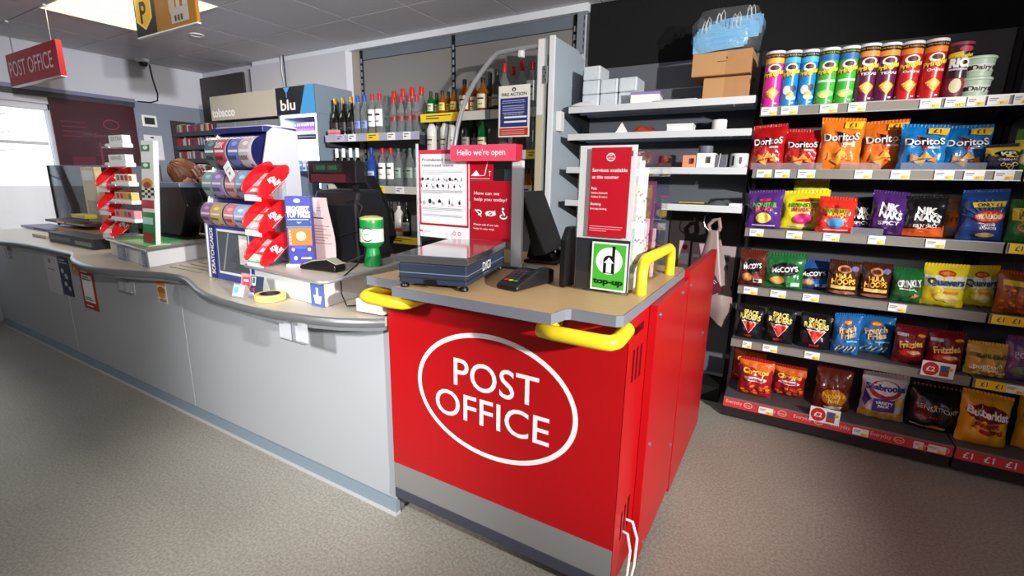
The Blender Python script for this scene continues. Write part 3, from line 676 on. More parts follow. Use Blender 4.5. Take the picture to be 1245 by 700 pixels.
# fourth shelf
def mccoy(c):
    def d(p):
        p.disc(.52, .6, .36, .20, KINK); p.text("McCOY'S", .52, .53, .14, WINK, 'c', w=.66, rot=.1, bold=.04); p.disc(.35, .26, .2, .12, ink(214, 150, 70)); p.disc(.72, .24, .2, .14, ink(*c)); p.rect(.6, .92, .1, .22, ink(200, 220, 210), 3)
    return d
bag(4, 898, 931, 304, foil(96, 36, 22), mccoy((120, 40, 30)), 'brown red ridged crisp packet at the left of the fourth shelf', dy=.03)
bag(4, 929, 978, 308, foil(30, 104, 52), mccoy((40, 130, 60)), 'dark green ridged crisp packet on the fourth shelf', dy=.03)
bag(4, 965, 1010, 316, foil(38, 84, 150), mccoy((40, 110, 210)), 'blue ridged crisp packet on the fourth shelf', dy=.12)
def d(p):
    p.disc(.5, .82, .22, .12, ink(190, 130, 90)); p.disc(.5, .82, .13, .07, ink(80, 40, 24)); p.disc(.82, .86, .12, .08, ink(120, 110, 170))
    p.text('HULA', .5, .56, .13, ink(246, 190, 60), 'c', w=.52, bold=.06, rot=.08); p.text('HOOPS', .5, .38, .15, ink(246, 190, 60), 'c', w=.76, bold=.06, rot=.06); p.rect(.12, .9, .22, .32, ink(240, 200, 110), 5); p.disc(.5, .1, .42, .06, ink(160, 110, 90))
bag(4, 1005, 1045, 317, foil(66, 34, 22), d, 'brown packet of hoop crisps, left of the two brown ones', dy=.03)
bag(4, 1045, 1083, 320, foil(66, 34, 22), d, 'brown packet of hoop crisps, right one beside the green packet', dy=.03)
def d(p): p.text('CRINKLY', .52, .52, .2, WINK, 'c', w=.76, rot=.1, bold=.05); p.rect(.2, .7, .42, .45, WINK, 4); chips(p, [(.75, .25, .13), (.66, .2, .1)], (220, 140, 80))
bag(4, 1083, 1123, 326, foil(28, 100, 48), d, 'green crinkly crisp packet next to the yellow packets', dy=.03)
def d(p):
    fr(p, .02, .98, .5, .78, (236, 236, 220)); p.disc(.5, .84, .2, .08, ink(200, 50, 40)); p.disc(.5, .84, .15, .045, ink(236, 140, 40)); p.text('Quavers', .5, .56, .16, ink(30, 70, 110), 'c', w=.86, bold=.05)
    p.disc(.45, .28, .2, .12, ink(246, 226, 120)); p.disc(.66, .22, .18, .1, ink(250, 232, 140)); p.rect(.45, .8, .35, .41, ink(230, 130, 60), 4)
bag(4, 1121, 1176, 321, foil(240, 220, 44), d, 'yellow packet of curly cheese snacks, left of the yellow pair', dy=.02, d=.1)
bag(4, 1168, 1213, 323, foil(238, 216, 40), d, 'yellow packet of curly cheese snacks, right of the yellow pair', dy=.13)
def d(p):
    r = random.Random(5); fr(p, .1, .9, .72, .85, (226, 200, 60))
    for _ in range(34): p.disc(.1+.8*r.random(), .05+.6*r.random(), .06, .04, ink(*r.choice([(196, 110, 40), (170, 80, 30), (226, 150, 60)])), 7)
bag(-4, 1211, 1262, 331, foil(146, 76, 30), d, 'orange brown packet of nuts at the right of the fourth shelf', dy=.02)
# fifth shelf
def d(p):
    p.text('SPACE', .5, .80, .12, ink(232, 214, 120), 'c', w=.52, bold=.06); p.text('RAIDERS', .5, .66, .13, ink(232, 214, 120), 'c', w=.78, bold=.06)
    p.poly([(.18, .6), (.82, .6), (.5, .2)], ink(220, 220, 220)); p.poly([(.22, .58), (.78, .58), (.5, .23)], ink(206, 36, 34)); p.text('BEEF', .5, .10, .07, ink(220, 40, 40), 'c', w=.3, bold=.05)
SR = 'spicy corn snack packets in black'
bag(5, 895, 928, 371, foil(22, 22, 24), d, 'black packet with a red triangle, leftmost of three', dy=.03)
bag(5, 929, 966, 374, foil(22, 22, 24), d, 'black packet with a red triangle, middle of three', dy=.03)
bag(5, 971, 1011, 381, foil(22, 22, 24), d, 'black packet with a red triangle, beside the blue packets', dy=.03, rz=.05)
def d(p):
    p.disc(.5, .84, .16, .07, ink(210, 50, 40)); p.disc(.5, .84, .12, .04, ink(240, 200, 50)); p.text('French', .5, .62, .13, ink(244, 196, 120), 'c', w=.6, rot=.15, bold=.05); p.text('Fries', .55, .46, .15, ink(244, 196, 120), 'c', w=.5, rot=.15, bold=.05)
    for k in range(5): p.line(.15+.15*k, .1+.03*(k % 2), .3+.14*k, .24, .045, ink(230, 200, 140))
    p.rect(.5, .9, .36, .40, ink(160, 210, 240), 4)
bag(5, 1012, 1047, 381, foil(34, 112, 182), d, 'blue packet of potato sticks, left of the blue pair', dy=.03)
bag(5, 1040, 1087, 383, foil(34, 116, 186), d, 'blue packet of potato sticks, right of the blue pair', dy=.12)
def d(p):
    p.rect(.05, .4, .78, .86, ink(170, 170, 190), 3); p.text('Frazzles', .5, .52, .16, ink(236, 184, 90), 'c', w=.72, rot=.14, bold=.05); p.disc(.5, .36, .36, .1, ink(200, 30, 30)); p.disc(.6, .38, .22, .05, ink(240, 190, 150)); p.disc(.8, .85, .12, .04, ink(220, 140, 40))
bag(5, 1086, 1126, 396, foil(112, 20, 26), d, 'dark red bacon snack packet, left of the dark red pair', dy=.03)
bag(5, 1126, 1173, 402, foil(104, 20, 24), d, 'dark red bacon snack packet, right of the dark red pair', dy=.03)
def d(p):
    fr(p, .05, .95, .62, .76, (120, 110, 40)); p.text('ONLY £1', .5, .65, .07, KINK, 'c', w=.6, bold=.03); p.text('popcorn', .5, .32, .14, WINK, 'c', w=.7, rot=.14, bold=.04)
    r = random.Random(3)
    for _ in range(20): p.disc(.1+.8*r.random(), .08+.45*r.random()*.5, .05, .04, ink(244, 220, 150), 7)
bag(5, 1172, 1226, 416, foil(208, 168, 70), d, 'gold popcorn packet at the end of the fifth shelf', dy=.03)
def d(p): p.text('POPS', .5, .6, .12, ink(190, 170, 200), 'c', w=.6, bold=.03); p.disc(.5, .25, .35, .14, ink(110, 120, 90))
bag(-5, 1220, 1268, 410, foil(104, 70, 116), d, 'mauve popcorn packet at the right edge, fifth shelf', dy=.04)
# base shelf
def d(p):
    p.poly([(.0, .98), (1, .98), (1, .72), (0, .84)], ink(226, 110, 34)); p.text('Cheetos', .5, .68, .12, ink(250, 196, 50), 'c', w=.74, bold=.08, rot=.03); p.disc(.5, .53, .34, .07, WINK); p.text('Twisted', .5, .50, .08, ink(196, 20, 40), 'c', w=.5, bold=.05)
    r = random.Random(2)
    for _ in range(16): p.disc(.1+.8*r.random(), .08+.3*r.random(), .07, .035, ink(*r.choice([(236, 130, 40), (214, 80, 30)])), 8)
bag(6, 897, 940, 436, foil(170, 30, 34), d, 'red and orange twisted snack packet, left of the front pair', dy=.06, d=.1)
bag(6, 938, 979, 444, foil(164, 26, 32), d, 'red and orange twisted snack packet, right of the front pair', dy=.17)
bag(6, 890, 930, 424, foil(170, 44, 30), d, 'red and orange twisted snack packet standing behind the pair', dy=.28)
def d(p):
    p.disc(.55, .35, .36, .22, ink(196, 120, 40)); p.text("Nobby's", .54, .36, .12, ink(250, 190, 60), 'c', w=.62, bold=.06, rot=.08); p.text('Nuts', .54, .24, .10, ink(250, 190, 60), 'c', w=.3, bold=.06); p.poly([(.3, .1), (.8, .16), (.75, .04), (.35, .03)], WINK)
bag(6, 990, 1036, 447, foil(92, 34, 24), d, 'dark brown nut packet with gold lettering on the base shelf', dy=.10, d=.1)
def d(p):
    fr(p, .02, .98, .03, .24, (226, 180, 60)); p.disc(.5, .72, .36, .19, ink(170, 24, 40)); p.disc(.5, .76, .28, .14, ink(225, 220, 230)); p.text('Seabrooks', .5, .72, .11, ink(50, 50, 140), 'c', w=.86, bold=.06); p.poly([(.06, .7), (.2, .5), (.1, .3), (.02, .4)], ink(60, 60, 150))
    p.rect(.24, .74, .25, .54, ink(64, 52, 150), 6, 3); p.text('VARIETY', .49, .43, .06, WINK, 'c', w=.4, bold=.05); p.text('PACK', .49, .35, .06, WINK, 'c', w=.26, bold=.05); p.disc(.85, .5, .12, .1, ink(226, 190, 70))
bag(6, 1046, 1104, 454, foil(214, 214, 220), d, 'white, blue and gold variety multipack on the base shelf', dy=.10, d=.13)
def d(p):
    p.text('SENSATIONS', .5, .52, .10, ink(220, 220, 220), 'c', w=.8, rot=-.06); p.text('CHILLI', .45, .36, .06, ink(200, 50, 40), 'c', w=.34); p.disc(.18, .5, .12, .14, ink(110, 20, 24)); p.disc(.52, .12, .2, .05, ink(220, 160, 50)); p.disc(.45, .64, .04, .03, ink(220, 150, 50)); p.text('THAI', .85, .55, .05, ink(220, 220, 220), 'c', w=.14); p.rect(.06, .3, .1, .13, ink(180, 180, 180), 3)
bag(6, 1104, 1172, 469, foil(22, 22, 26), d, 'large matt black crisp packet with thin white lettering', dy=.10, d=.12)
def d(p):
    p.disc(.5, .68, .42, .16, ink(110, 24, 30)); p.text('Butterkist', .5, .63, .13, WINK, 'c', w=.8, bold=.06, rot=-.05); p.text('sweet', .5, .44, .10, ink(150, 40, 20), 'c', w=.5, bold=.09); p.text('& salted', .5, .32, .10, ink(150, 40, 20), 'c', w=.62, bold=.09)
bag(6, 1166, 1232, 478, foil(226, 164, 36), d, 'large golden popcorn packet, first in the right bay', dy=.04, d=.13)
bag(-6, 1236, 1296, 486, foil(220, 156, 34), d, 'golden popcorn packet cut by the right photo edge', dy=.10, d=.13)

# ---------------------------------------------------------------- stacked-crisp tubes on the top shelf
def can(px, yt, w_px, base, accent, flav, label, hot, group=None):
    Yc = YS+.075; xb = PY(px, yt+60, Yc); r = .95*(PY(px+w_px/2, yt+60, Yc).x-PY(px-w_px/2, yt+60, Yc).x)/2
    z = SZ[1]+.004; h = PY(px, yt, Yc).z-z-.006
    t = T('crisp_tube', label, 'crisp tube', (xb.x, Yc, z), 0, group)
    body = M('tube_%d_%d_%d' % base, base, .3, coat=.4)
    MB().lathe([(r*.97, 0), (r*.985, .003), (r*.985, h-.012)], body, 28).build('tube', t, smooth=True)
    MB().lathe([(r*1.0, -.001), (r*1.02, .001), (r*1.0, .005)], STEEL, 28).build('metal_base', t, smooth=True)
    MB().lathe([(r*1.02, h-.013), (r*1.05, h-.012), (r*1.05, h-.002), (r*1.0, h), (0, h)], M('clear_lid', (225, 225, 228), .25), 28, cap=False).build('lid', t, smooth=True)
    p = MB()
    def mp(u, v, L, ry=-math.radians(-16)):
        a = -PI/2+(u-.5)*PI*.98+.10; q = r*.985+.0004+.00025*L
        return (q*math.cos(a), q*math.sin(a), v*h)
    p.map = mp; p.fine = True
    p.rect(-.0, 1, .88, .945, KINK, 20); p.rect(.05, .95, .78, .87, ink(*accent), 18); p.text('MORE THAN A SNACK', .5, .9, .024, ink(236, 200, 60), 'c', w=.8)
    p.disc(.5, .69, .24, .075, WINK, 22); p.disc(.5, .70, .16, .045, ink(90, 40, 24), 18)
    p.text('Pringles', .5, .565, .085, ink(*( (60, 90, 30) if accent == (40, 110, 190) else (120, 20, 30))), 'c', w=.76, rot=.12, bold=.12); p.text('Pringles', .5, .567, .082, ink(250, 214, 50), 'c', w=.74, rot=.12, bold=.06)
    if flav: p.text(flav, .52, .47, .04, WINK, 'c', w=.5, bold=.03)
    hot(p); p.rect(.1, .18, .06, .085, WINK, 2); p.rect(.6, .7, .06, .085, WINK, 2)
    p.build('wraparound_print', t, kind='stuff')
def hot_chip(c):
    def d(p): p.disc(.5, .26, .22, .10, ink(*c), 16); p.poly([(.28, .28), (.5, .36), (.74, .28), (.55, .12)], ink(246, 190, 70)); p.disc(.52, .27, .1, .05, ink(250, 216, 130))
    return d
def swirl(p): p.disc(.4, .30, .14, .08, ink(236, 236, 240)); p.disc(.55, .2, .15, .07, ink(240, 180, 50)); p.disc(.65, .33, .12, .06, ink(70, 60, 70)); p.disc(.6, .16, .2, .04, WINK)
def swirlg(p): p.disc(.5, .2, .3, .06, ink(150, 220, 130)); p.disc(.45, .17, .16, .05, ink(236, 214, 120)); p.rect(.2, .8, .4, .44, ink(200, 240, 200), 6)
PK, BL, GR, PU, RD = (226, 40, 160), (28, 140, 208), (70, 176, 60), (100, 24, 70), (206, 26, 34)
for px, yt, w, c, a, f, hot, lab in (
    (936.5, 63, 24, PK, (240, 190, 50), None, hot_chip((200, 70, 60)), 'hot pink tube of stacked crisps at the left end of the top shelf'),
    (957, 62, 22, BL, (90, 180, 220), None, swirl, 'blue tube of stacked crisps next to the hot pink tube'),
    (978, 61, 22, BL, (90, 180, 220), None, swirl, 'blue tube of stacked crisps next to the first green tube'),
    (1001, 59, 25, GR, (40, 110, 190), None, swirlg, 'green tube of stacked crisps next to the second blue tube'),
    (1025, 57, 25, GR, (40, 110, 190), None, swirlg, 'green tube of stacked crisps next to the first purple tube'),
    (1049, 54, 27, PU, (236, 150, 60), 'TEXAS', hot_chip((150, 30, 60)), 'purple tube of stacked crisps next to the second green tube'),
    (1073, 53, 27, PU, (236, 150, 60), 'TEXAS', hot_chip((150, 30, 60)), 'purple tube of stacked crisps next to the first red tube'),
    (1100, 51, 28, RD, (236, 140, 40), 'Original', hot_chip((180, 20, 24)), 'red tube of stacked crisps next to the second purple tube'),
    (1129, 48, 29, RD, (236, 140, 40), 'Original', hot_chip((180, 20, 24)), 'red tube of stacked crisps next to the dark maroon tube')):
    can(px, yt, w, c, a, f, lab, hot)
def d(p): p.disc(.5, .22, .3, .12, ink(150, 40, 70), 16); p.disc(.45, .22, .16, .13, ink(236, 220, 180)); p.text('RICE', .5, .56, .14, WINK, 'c', w=.62, bold=.1); p.rect(.2, .8, .50, .53, ink(210, 200, 210), 5); p.poly([(.1, .8), (.5, .83), (.5, .75), (.1, .72)], ink(236, 200, 40))
def can_rice():
    Yc = YS+.075; px, yt, w = 1157, 54, 29; xb = PY(px, yt+60, Yc); r = .043; z = SZ[1]+.004; h = PY(px, yt, Yc).z-z
    t = T('crisp_tube', 'black and maroon tube of rice crisps beside the dip tubs', 'crisp tube', (xb.x, Yc, z))
    MB().lathe([(r*.97, 0), (r*.985, .003), (r*.985, h-.012)], M('tube_maroon_black', (50, 18, 30), .3, coat=.4), 28).build('tube', t, smooth=True)
    MB().lathe([(r, -.001), (r*1.02, .001), (r, .005)], STEEL, 28).build('metal_base', t, smooth=True)
    MB().lathe([(r*1.02, h-.013), (r*1.05, h-.012), (r*1.05, h-.002), (r, h), (0, h)], M('lid_maroon', (150, 60, 80), .3), 28, cap=False).build('lid', t, smooth=True)
    p = MB()
    def mp(u, v, L): a = -PI/2+(u-.5)*PI*.98+.10; q = r*.985+.0004+.00025*L; return (q*math.cos(a), q*math.sin(a), v*h)
    p.map = mp; p.fine = True; p.rect(0, 1, .03, .36, ink(120, 30, 54), 20); d(p); p.disc(.58, .87, .2, .05, ink(190, 60, 90)); p.text('Pringles', .55, .72, .06, ink(244, 206, 60), 'c', w=.5, rot=.12, bold=.06); p.build('wraparound_print', t, kind='stuff')
can_rice()
TUB = M('tub_pale_green', (198, 222, 196), .4)
def tub(z, lab):
    px = 1184; Yc = YS+.075; xb = PY(px, 105, Yc)
    t = T('dip_tub', lab, 'tub', (xb.x, Yc, z))
    MB().lathe([(.047, 0), (.054, .07)], TUB, 28).build('tub', t, smooth=True)
    MB().lathe([(.056, .070), (.058, .072), (.058, .080), (.054, .083), (0, .083)], M('tub_lid', (214, 236, 214), .3), 28, cap=False).build('lid', t, smooth=True)
    p = MB()
    def mp(u, v, L): a = -PI/2+(u-.5)*PI*.9+.10; q = .0475+.0069*v/.07+.0005+.0003*L; return (q*math.cos(a), q*math.sin(a), v)
    p.map = mp; p.rect(.1, .9, .022, .05, ink(236, 240, 230), 14); p.text('Dairy', .5, .027, .018, ink(50, 60, 50), 'c', w=.5, bold=.05); p.disc(.2, .035, .06, .01, ink(40, 44, 40)); p.disc(.82, .035, .06, .01, ink(40, 44, 40)); p.build('label_print', t)
tub(SZ[1]+.002, 'pale green dip tub, lower of the two stacked tubs'); tub(SZ[1]+.087, 'pale green dip tub, upper of the two stacked tubs')
def flat(px, py, w, d_, h, rz, mat, label, name='snack_sachet'):
    c = PZ(px, py, SZ[1]+.004); o = MB()
    o.grid(8, 5, lambda u, v: ((u-.5)*w, (v-.5)*d_, .002+h*max(0, math.sin(PI*u))**.6*max(0, math.sin(PI*v))**.6+.003*math.sin(12*u+5*v)), mat)
    o.grid(8, 5, lambda u, v: ((u-.5)*w, (.5-v)*d_, .0), mat)
    tag(o.build(name, loc=(c.x, YS+.16, SZ[1]+.003), rz=rz, smooth=70), label, 'sachet')
flat(1218, 122, .12, .11, .03, .2, foil(60, 30, 30), 'dark red sachet lying flat right of the dip tubs')
flat(1246, 122, .12, .11, .025, -.3, foil(50, 44, 48), 'dark grey sachet lying flat at the right of the top shelf')
# ================================================================ grey stock shelving left of the crisps
GX0, GX1, GYF = -1.29, -.232, 2.885
gs = T('stock_shelving', 'pale grey stock shelving with black brackets behind the red counter', 'shelving', ((GX0+GX1)/2, 3.08, 0))
gc = (GX0+GX1)/2
MB().box(GX0-.06-gc, GX1+.004-gc, .185, .2, .12, 2.09, M('charcoal_back_board', (92, 96, 104), .45)).build('back_board', gs)
for x in (GX0-.02, GX1-.012): MB().box(x-.012-gc, x+.012-gc, .16, .205, 0, 2.09, BLKM).build('upright', gs)
MB().box(GX0-gc, GX1-.02-gc, -.02, .18, .0, .1, BLKM).build('plinth', gs)
GZ = [1.80, 1.638, 1.438, 1.232]
PALE = M('pale_blue_grey_shelf', (186, 196, 208), .4)
for k, z in enumerate(GZ):
    s = MB().box(GX0+.006-gc, GX1-.006-gc, -.19, .17, z-.012, z, PALE).box(GX0+.02-gc, GX1-.02-gc, -.05, -.03, z-.03, z-.012, PALE).box(GX0+.02-gc, GX1-.02-gc, .08, .10, z-.03, z-.012, PALE).build('shelf', gs)
    MB().box(GX0+.004-gc, GX1-.004-gc, -.196, -.19, z-.036, z+.002, M('pale_shelf_edge', (214, 218, 222), .35)).build('shelf_edge', s, bevel=.002)
    for x in (GX0, GX1-.0035):
        MB().prism([(-.188, z-.002), (-.188, z-.034), (.17, z-.14), (.17, z-.002)], 'x', x-gc, x+.0035-gc, BLKM if x == GX0 else DGREY).build('bracket', s)
# end panel and the glazed security door hinged on it
ep = T('end_panel', 'tall pale grey end panel between the spirits and the stock shelving', 'panel', (-1.375, 3.03, 0))
EPX = M('end_panel_grey', (170, 182, 192), .38)
MB().prism([(-.21, .0), (.255, .0), (.255, 2.165), (.13, 2.20), (-.21, 2.20)], 'x', -.012, .012, EPX).build('panel', ep)
MB().box(-.018, .018, -.228, -.21, 0, 2.205, M('white_post_edge', (226, 230, 234), .35)).build('front_post', ep, bevel=.003)
sb = MB().box(-.03, .014, .205, .24, 2.2, 2.45, M('slotted_steel', (150, 160, 170), .35, .4)).build('slotted_upright', ep)
p = MB()
for k in range(5): p.box(.0135, .0155, .212, .222, 2.225+.045*k, 2.25+.045*k, BLKM)
p.build('slots', sb, kind='stuff')
MB().box(.012, .045, -.165, -.105, 1.66, 1.78, WPLAS).build('door_contact_box', ep, bevel=.004)
dr = T('security_door', 'glazed security door with a curved aluminium frame in front of spirits', 'door', (-1.40, 2.80, 0))
ALU = M('aluminium_frame', (196, 198, 200), .32, .6)
Yd = 2.80; AR = [PY(x, y, Yd) for x, y in ((662, 55), (640, 58), (622, 61), (606, 64), (598, 71), (588, 84), (578, 98), (569, 115), (562, 133), (556, 155), (552.5, 178), (551, 200), (550, 230), (549.5, 262))]
MB().tube([(a.x+1.40, 0, a.z) for a in AR]+[(AR[-1].x+1.40, 0, .05)], .0165, ALU, 10).build('curved_frame', dr, smooth=60)
MB().box(-.062, -.008, -.02, .012, .03, 2.19, ALU).box(-.056, -.014, -.024, -.02, 1.75, 2.185, M('white_tape', (232, 232, 232), .4)).build('hinge_post', dr, bevel=.002)
MB().box(-.056, -.014, -.0235, -.0201, .9, 1.95, M('beige_tape', (196, 186, 150), .45)).build('beige_cover_strip', dr)
gp = [(a.x+1.40, a.z) for a in AR]; gp = [(-.06, AR[0].z-.01)]+gp[1:]+[(gp[-1][0], .08), (-.06, .08)]
MB().prism(gp, 'y', .0, .004, glassy('door_glass', (254, 255, 255), .012)).build('glass_pane', dr)
for z in (1.98, 1.13):
    h = MB().box(-.012, .012, -.034, -.023, z-.05, z+.05, STEEL)
    for k in range(4): h.lathe([(.004, 0), (.004, .003)], BLKM, 8, tf=Matrix.Translation((-.006 if k % 2 else .006, -.0345, z-.03+.02*k)) @ Matrix.Rotation(PI/2, 4, 'X'))
    h.build('hinge', dr)
MB().box(-.2, -.17, -.022, .02, 2.10, 2.14, WPLAS).build('catch', dr, bevel=.006)
def fa(p, a):
    p.rect(.06, .94, .20, .76, ink(46, 58, 128)); p.rect(.04, .96, .03, .18, ink(206, 52, 38)); p.text('FIRE ACTION', .5, .80, .058, KINK, 'c', w=.8, bold=.02)
    p.disc(.5, .92, .06, .04, KINK); p.disc(.5, .915, .02, .022, WINK)
    for v in (.70, .60, .56, .52, .47): p.rect(.14, .84, v, v+.012, ink(200, 205, 230))
    for v in (.37, .28): p.rect(.2, .92, v, v+.035, WINK)
    for v in (.13, .09, .055): p.rect(.1, .86, v, v+.010, ink(240, 190, 180))
    p.text('Any person discovering a fire', .5, .66, .02, WINK, 'c', w=.76); p.text('On hearing the alarm', .5, .43, .022, WINK, 'c', w=.6)
notice('fire_action_sign', [(607, 105), (645, 102), (643.5, 165.5), (606, 167.5)], 'sign', 'white fire action sign with navy and red blocks on the glass door', ink(238, 236, 226), fa, Y=2.776, th=.003)

# ---------------------------------------------------------------- stock on the shelves
WRAP = M('wrapped_till_rolls', (206, 216, 224), .22, coat=.5, bump=.35, bscale=35)
RP = 'shrink-wrapped white packs on the top stock shelf'
def pack(x, z, lab, w=.112, y=3.07, h=.083):
    t = T('wrapped_pack', lab, 'pack', (x, y, z), 0, RP)
    MB().box(-w/2, w/2, -.085, .085, .001, h, WRAP).build('wrapped_block', t, bevel=.008)
    MB().box(w/2-.012, w/2-.006, -.087, -.0852, .004, h-.003, M('wrap_seam', (235, 240, 244), .2)).build('seam', t)
for n_, x, hs in ((0, -1.185, ('bottom', 'middle', 'top')), (1, -1.068, ('bottom', 'top')), (2, -.95, ('bottom', 'top'))):
    for k, h in enumerate(hs): pack(x, GZ[0]+.001+.0835*k, '%s white wrapped pack of the %s stack on the top shelf' % (h, ('leftmost', 'middle', 'rightmost')[n_]))
o = MB().grid(10, 6, lambda u, v: ((u-.5)*.16, (v-.5)*.12, .003+.032*math.sin(PI*u)**.5*math.sin(PI*v)**.5), PAPER).grid(10, 6, lambda u, v: ((u-.5)*.16, (.5-v)*.12, .0), PAPER)
tag(o.build('folded_paper', loc=(-1.21, 2.955, GZ[0]+.002), rz=.1, smooth=60), 'white folded paper pad at the left end of the top shelf', 'paper')
t = T('envelope_box', 'flat white box with a purple lid edge on the top shelf', 'box', (-.83, 2.985, GZ[0]+.001), .12)
MB().box(-.082, .082, -.07, .09, 0, .05, PAPER).build('box', t, bevel=.002); MB().box(-.084, .084, -.071, .091, .0505, .064, ink(150, 120, 190)).build('lid', t, bevel=.001)
def crumple(name, x, y, z, w, d, h, mat, lab, cat, seed, rz=0):
    r = random.Random(seed); ph = [r.uniform(0, 6) for _ in range(6)]
    fn = lambda u, v: ((u-.5)*w*(1+.06*math.sin(5*v+ph[0])), (v-.5)*d*(1+.08*math.sin(6*u+ph[1])), .002+h*(max(0, math.sin(PI*u))**.6*max(0, math.sin(PI*v))**.6)*(.7+.3*math.sin(9*u+ph[2])*math.sin(7*v+ph[3])))
    o = MB().grid(14, 10, fn, mat).grid(14, 10, lambda u, v: (fn(1-u, v)[0], fn(1-u, v)[1], 0), mat)
    return tag(o.build(name, loc=(x, y, z+.001), rz=rz, smooth=50), lab, cat)
crumple('black_bag', -.655, 3.05, GZ[0], .17, .14, .045, M('black_film', (24, 26, 30), .2, coat=.4), 'crumpled black plastic bag on the top stock shelf', 'bag', 3)
tag(MB().box(-.11, .13, -.06, .06, 0, .003, PAPER).build('paper_sheet', loc=(-.66, 2.935, GZ[0]+.003), rz=.06), 'white paper sheets lying flat at the top shelf front edge', 'paper')
# cardboard boxes
def carton(x, y, z, w, d, h, lab, rz=0, flap=.45):
    t = T('cardboard_box', lab, 'box', (x, y, z), rz)
    MB().box(-w/2, w/2, -d/2, d/2, 0.001, h, CARD).build('carton', t, bevel=.002)
    MB().box(-w/2-.001, w/2+.001, -.024, .024, h, h+.001, M('brown_tape', (190, 150, 100), .3)).box(-w*.5, -w*.5+w*flap, -d/2-.0012, -d/2, .006, h-.006, M('carton_flap', (190, 144, 98), .7)).build('flap_and_tape', t)
    p = MB().on(frame((-w/2, -d/2-.002, 0), XA, ZA, (0, -1, 0))); return t, p
t, p = carton(-.402, 3.11, GZ[0]+.001, .24, .20, .126, 'small brown cardboard box under the bigger box on the shelf', .02)
t, p = carton(-.43, 3.09, GZ[0]+.130, .30, .24, .122, 'wide brown cardboard box carrying the bag of blue masks', -.03, .58)
lines(p, .13, .2, .066, .074, 1, ink(100, 80, 60)); p.disc(.178, .086, .004, .004, KINK); p.build('printed_mark', t)
# blue masks in a clear plastic bag
MASK = M('mask_blue', (128, 194, 232), .8, bump=.2, bscale=120)
MZ = GZ[0]+.256
def mask0():
    t = T('face_mask', '', 'mask', (0, 0, 0), 0, 'blue pleated face masks in the clear bag')
    b = MB()
    prof = [(0, 0), (.004, .014), (-.001, .016), (.006, .036), (.0, .038), (.007, .058), (.001, .060), (.005, .080), (.001, .083), (.0, .094)]
    n = 12; vs = []; fs = []
    for q in (0, 1):
        for j, (y, z) in enumerate(prof):
            for i in range(n+1):
                u = i/n; vs.append(((u-.5)*.2, (-.001-y*2.2*(.4+.6*math.sin(PI*u))) if q == 0 else .004, z*(1+.06*math.sin(PI*u))))
    m = len(prof)*(n+1)
    for j in range(len(prof)-1):
        for i in range(n): a = j*(n+1)+i; fs += [(a, a+1, a+n+2, a+n+1), (a+m, a+n+1+m, a+n+2+m, a+1+m)]
    for i in range(n): a = (len(prof)-1)*(n+1)+i; fs += [(a, a+1, a+1+m, a+m), (i, i+m, i+1+m, i+1)]
    for j in range(len(prof)-1):
        a = j*(n+1); fs += [(a, a+n+1, a+n+1+m, a+m), (a+n, a+n+m, a+2*n+1+m, a+2*n+1)]
    b.add(vs, fs, MASK); b.build('pleated_cloth', t, smooth=50)
    for sx in (-1, 1):
        MB().tube([(sx*.07, .001, .085), (sx*.065, .0, .13), (sx*.06, .0, .148), (sx*.052, .001, .13), (sx*.05, .001, .085)], .0014, WPLAS, 6).build('ear_loop', t)
    return t
m0 = mask0(); spots = [(-.46, 2.985, .0), (-.45, 3.008, .020), (-.46, 3.032, .032), (-.452, 3.056, .050), (-.405, 3.082, .070), (-.40, 3.106, .086), (-.395, 3.13, .098)]
for k, (x, y, dz) in enumerate(spots):
    lab = '%s blue pleated mask counted from the front of the bag' % ORD[k]
    o = m0 if k == 0 else dup(m0, (x, y, MZ+.006+dz))
    o.location = (x, y, MZ+.004+dz); o.rotation_euler = (0, -.05+.05*math.sin(k*2.3), -.04+.05*math.sin(k*2)); o['label'] = lab; o.scale = (1.3, 1, 1)
b = MB(); r = random.Random(8)
def bagfn(u, v):
    a = 2*PI*u; z = v*.205; s = (1+.16*math.sin(PI*v)) * (1 if v < .75 else 1-(v-.75)*.25)
    c = 1+.03*math.sin(9*a+5*v)+.03*math.sin(14*v+3*a)
    return (.155*math.copysign(abs(math.cos(a))**.6, math.cos(a))*s*c, .105*math.copysign(abs(math.sin(a))**.6, math.sin(a))*s*c, z)
b.grid(40, 12, bagfn, glassy('clear_film', (250, 252, 255), .10, .06, haze=.05, bump=.8))
tag(b.build('clear_plastic_bag', loc=(-.43, 3.062, MZ+.002), smooth=70), 'crinkled clear plastic bag standing open around the blue masks', 'bag')
# second shelf
tag(MB().prism([(-.04, 0), (.04, 0), (0, .064)], 'y', -.012, .012, PAPER).build('folded_card', loc=(-.955, 2.945, GZ[1]+.001), rz=.1), 'small white triangular folded card on the second stock shelf', 'card')
crumple('orange_pouch', -.82, 2.96, GZ[1], .17, .1, .045, foil(190, 70, 40), 'flat red orange pouch on the second stock shelf', 'pouch', 5, .1)
t = T('white_box', 'low white box in the middle of the second stock shelf', 'box', (-.61, 2.955, GZ[1]+.001), .05)
MB().box(-.07, .07, -.05, .06, 0, .036, PAPER).build('box', t, bevel=.002); MB().box(-.072, .072, -.052, .062, .028, .040, WPLAS).build('lid', t, bevel=.002)
crumple('black_bag', -.52, 3.09, GZ[1], .34, .14, .08, M('black_film'), 'black plastic bag lying behind the white box, second shelf', 'bag', 9)
t = T('paper_roll', 'upright white paper roll near the right of the second shelf', 'roll', (-.405, 2.95, GZ[1]+.001))
MB().lathe([(.036, 0), (.038, .004), (.038, .05), (.036, .055)], PAPER, 24).build('roll', t, smooth=True); MB().lathe([(.014, .0545), (.014, .0562), (.008, .0562)], CARD, 14, cap=False).build('core', t)
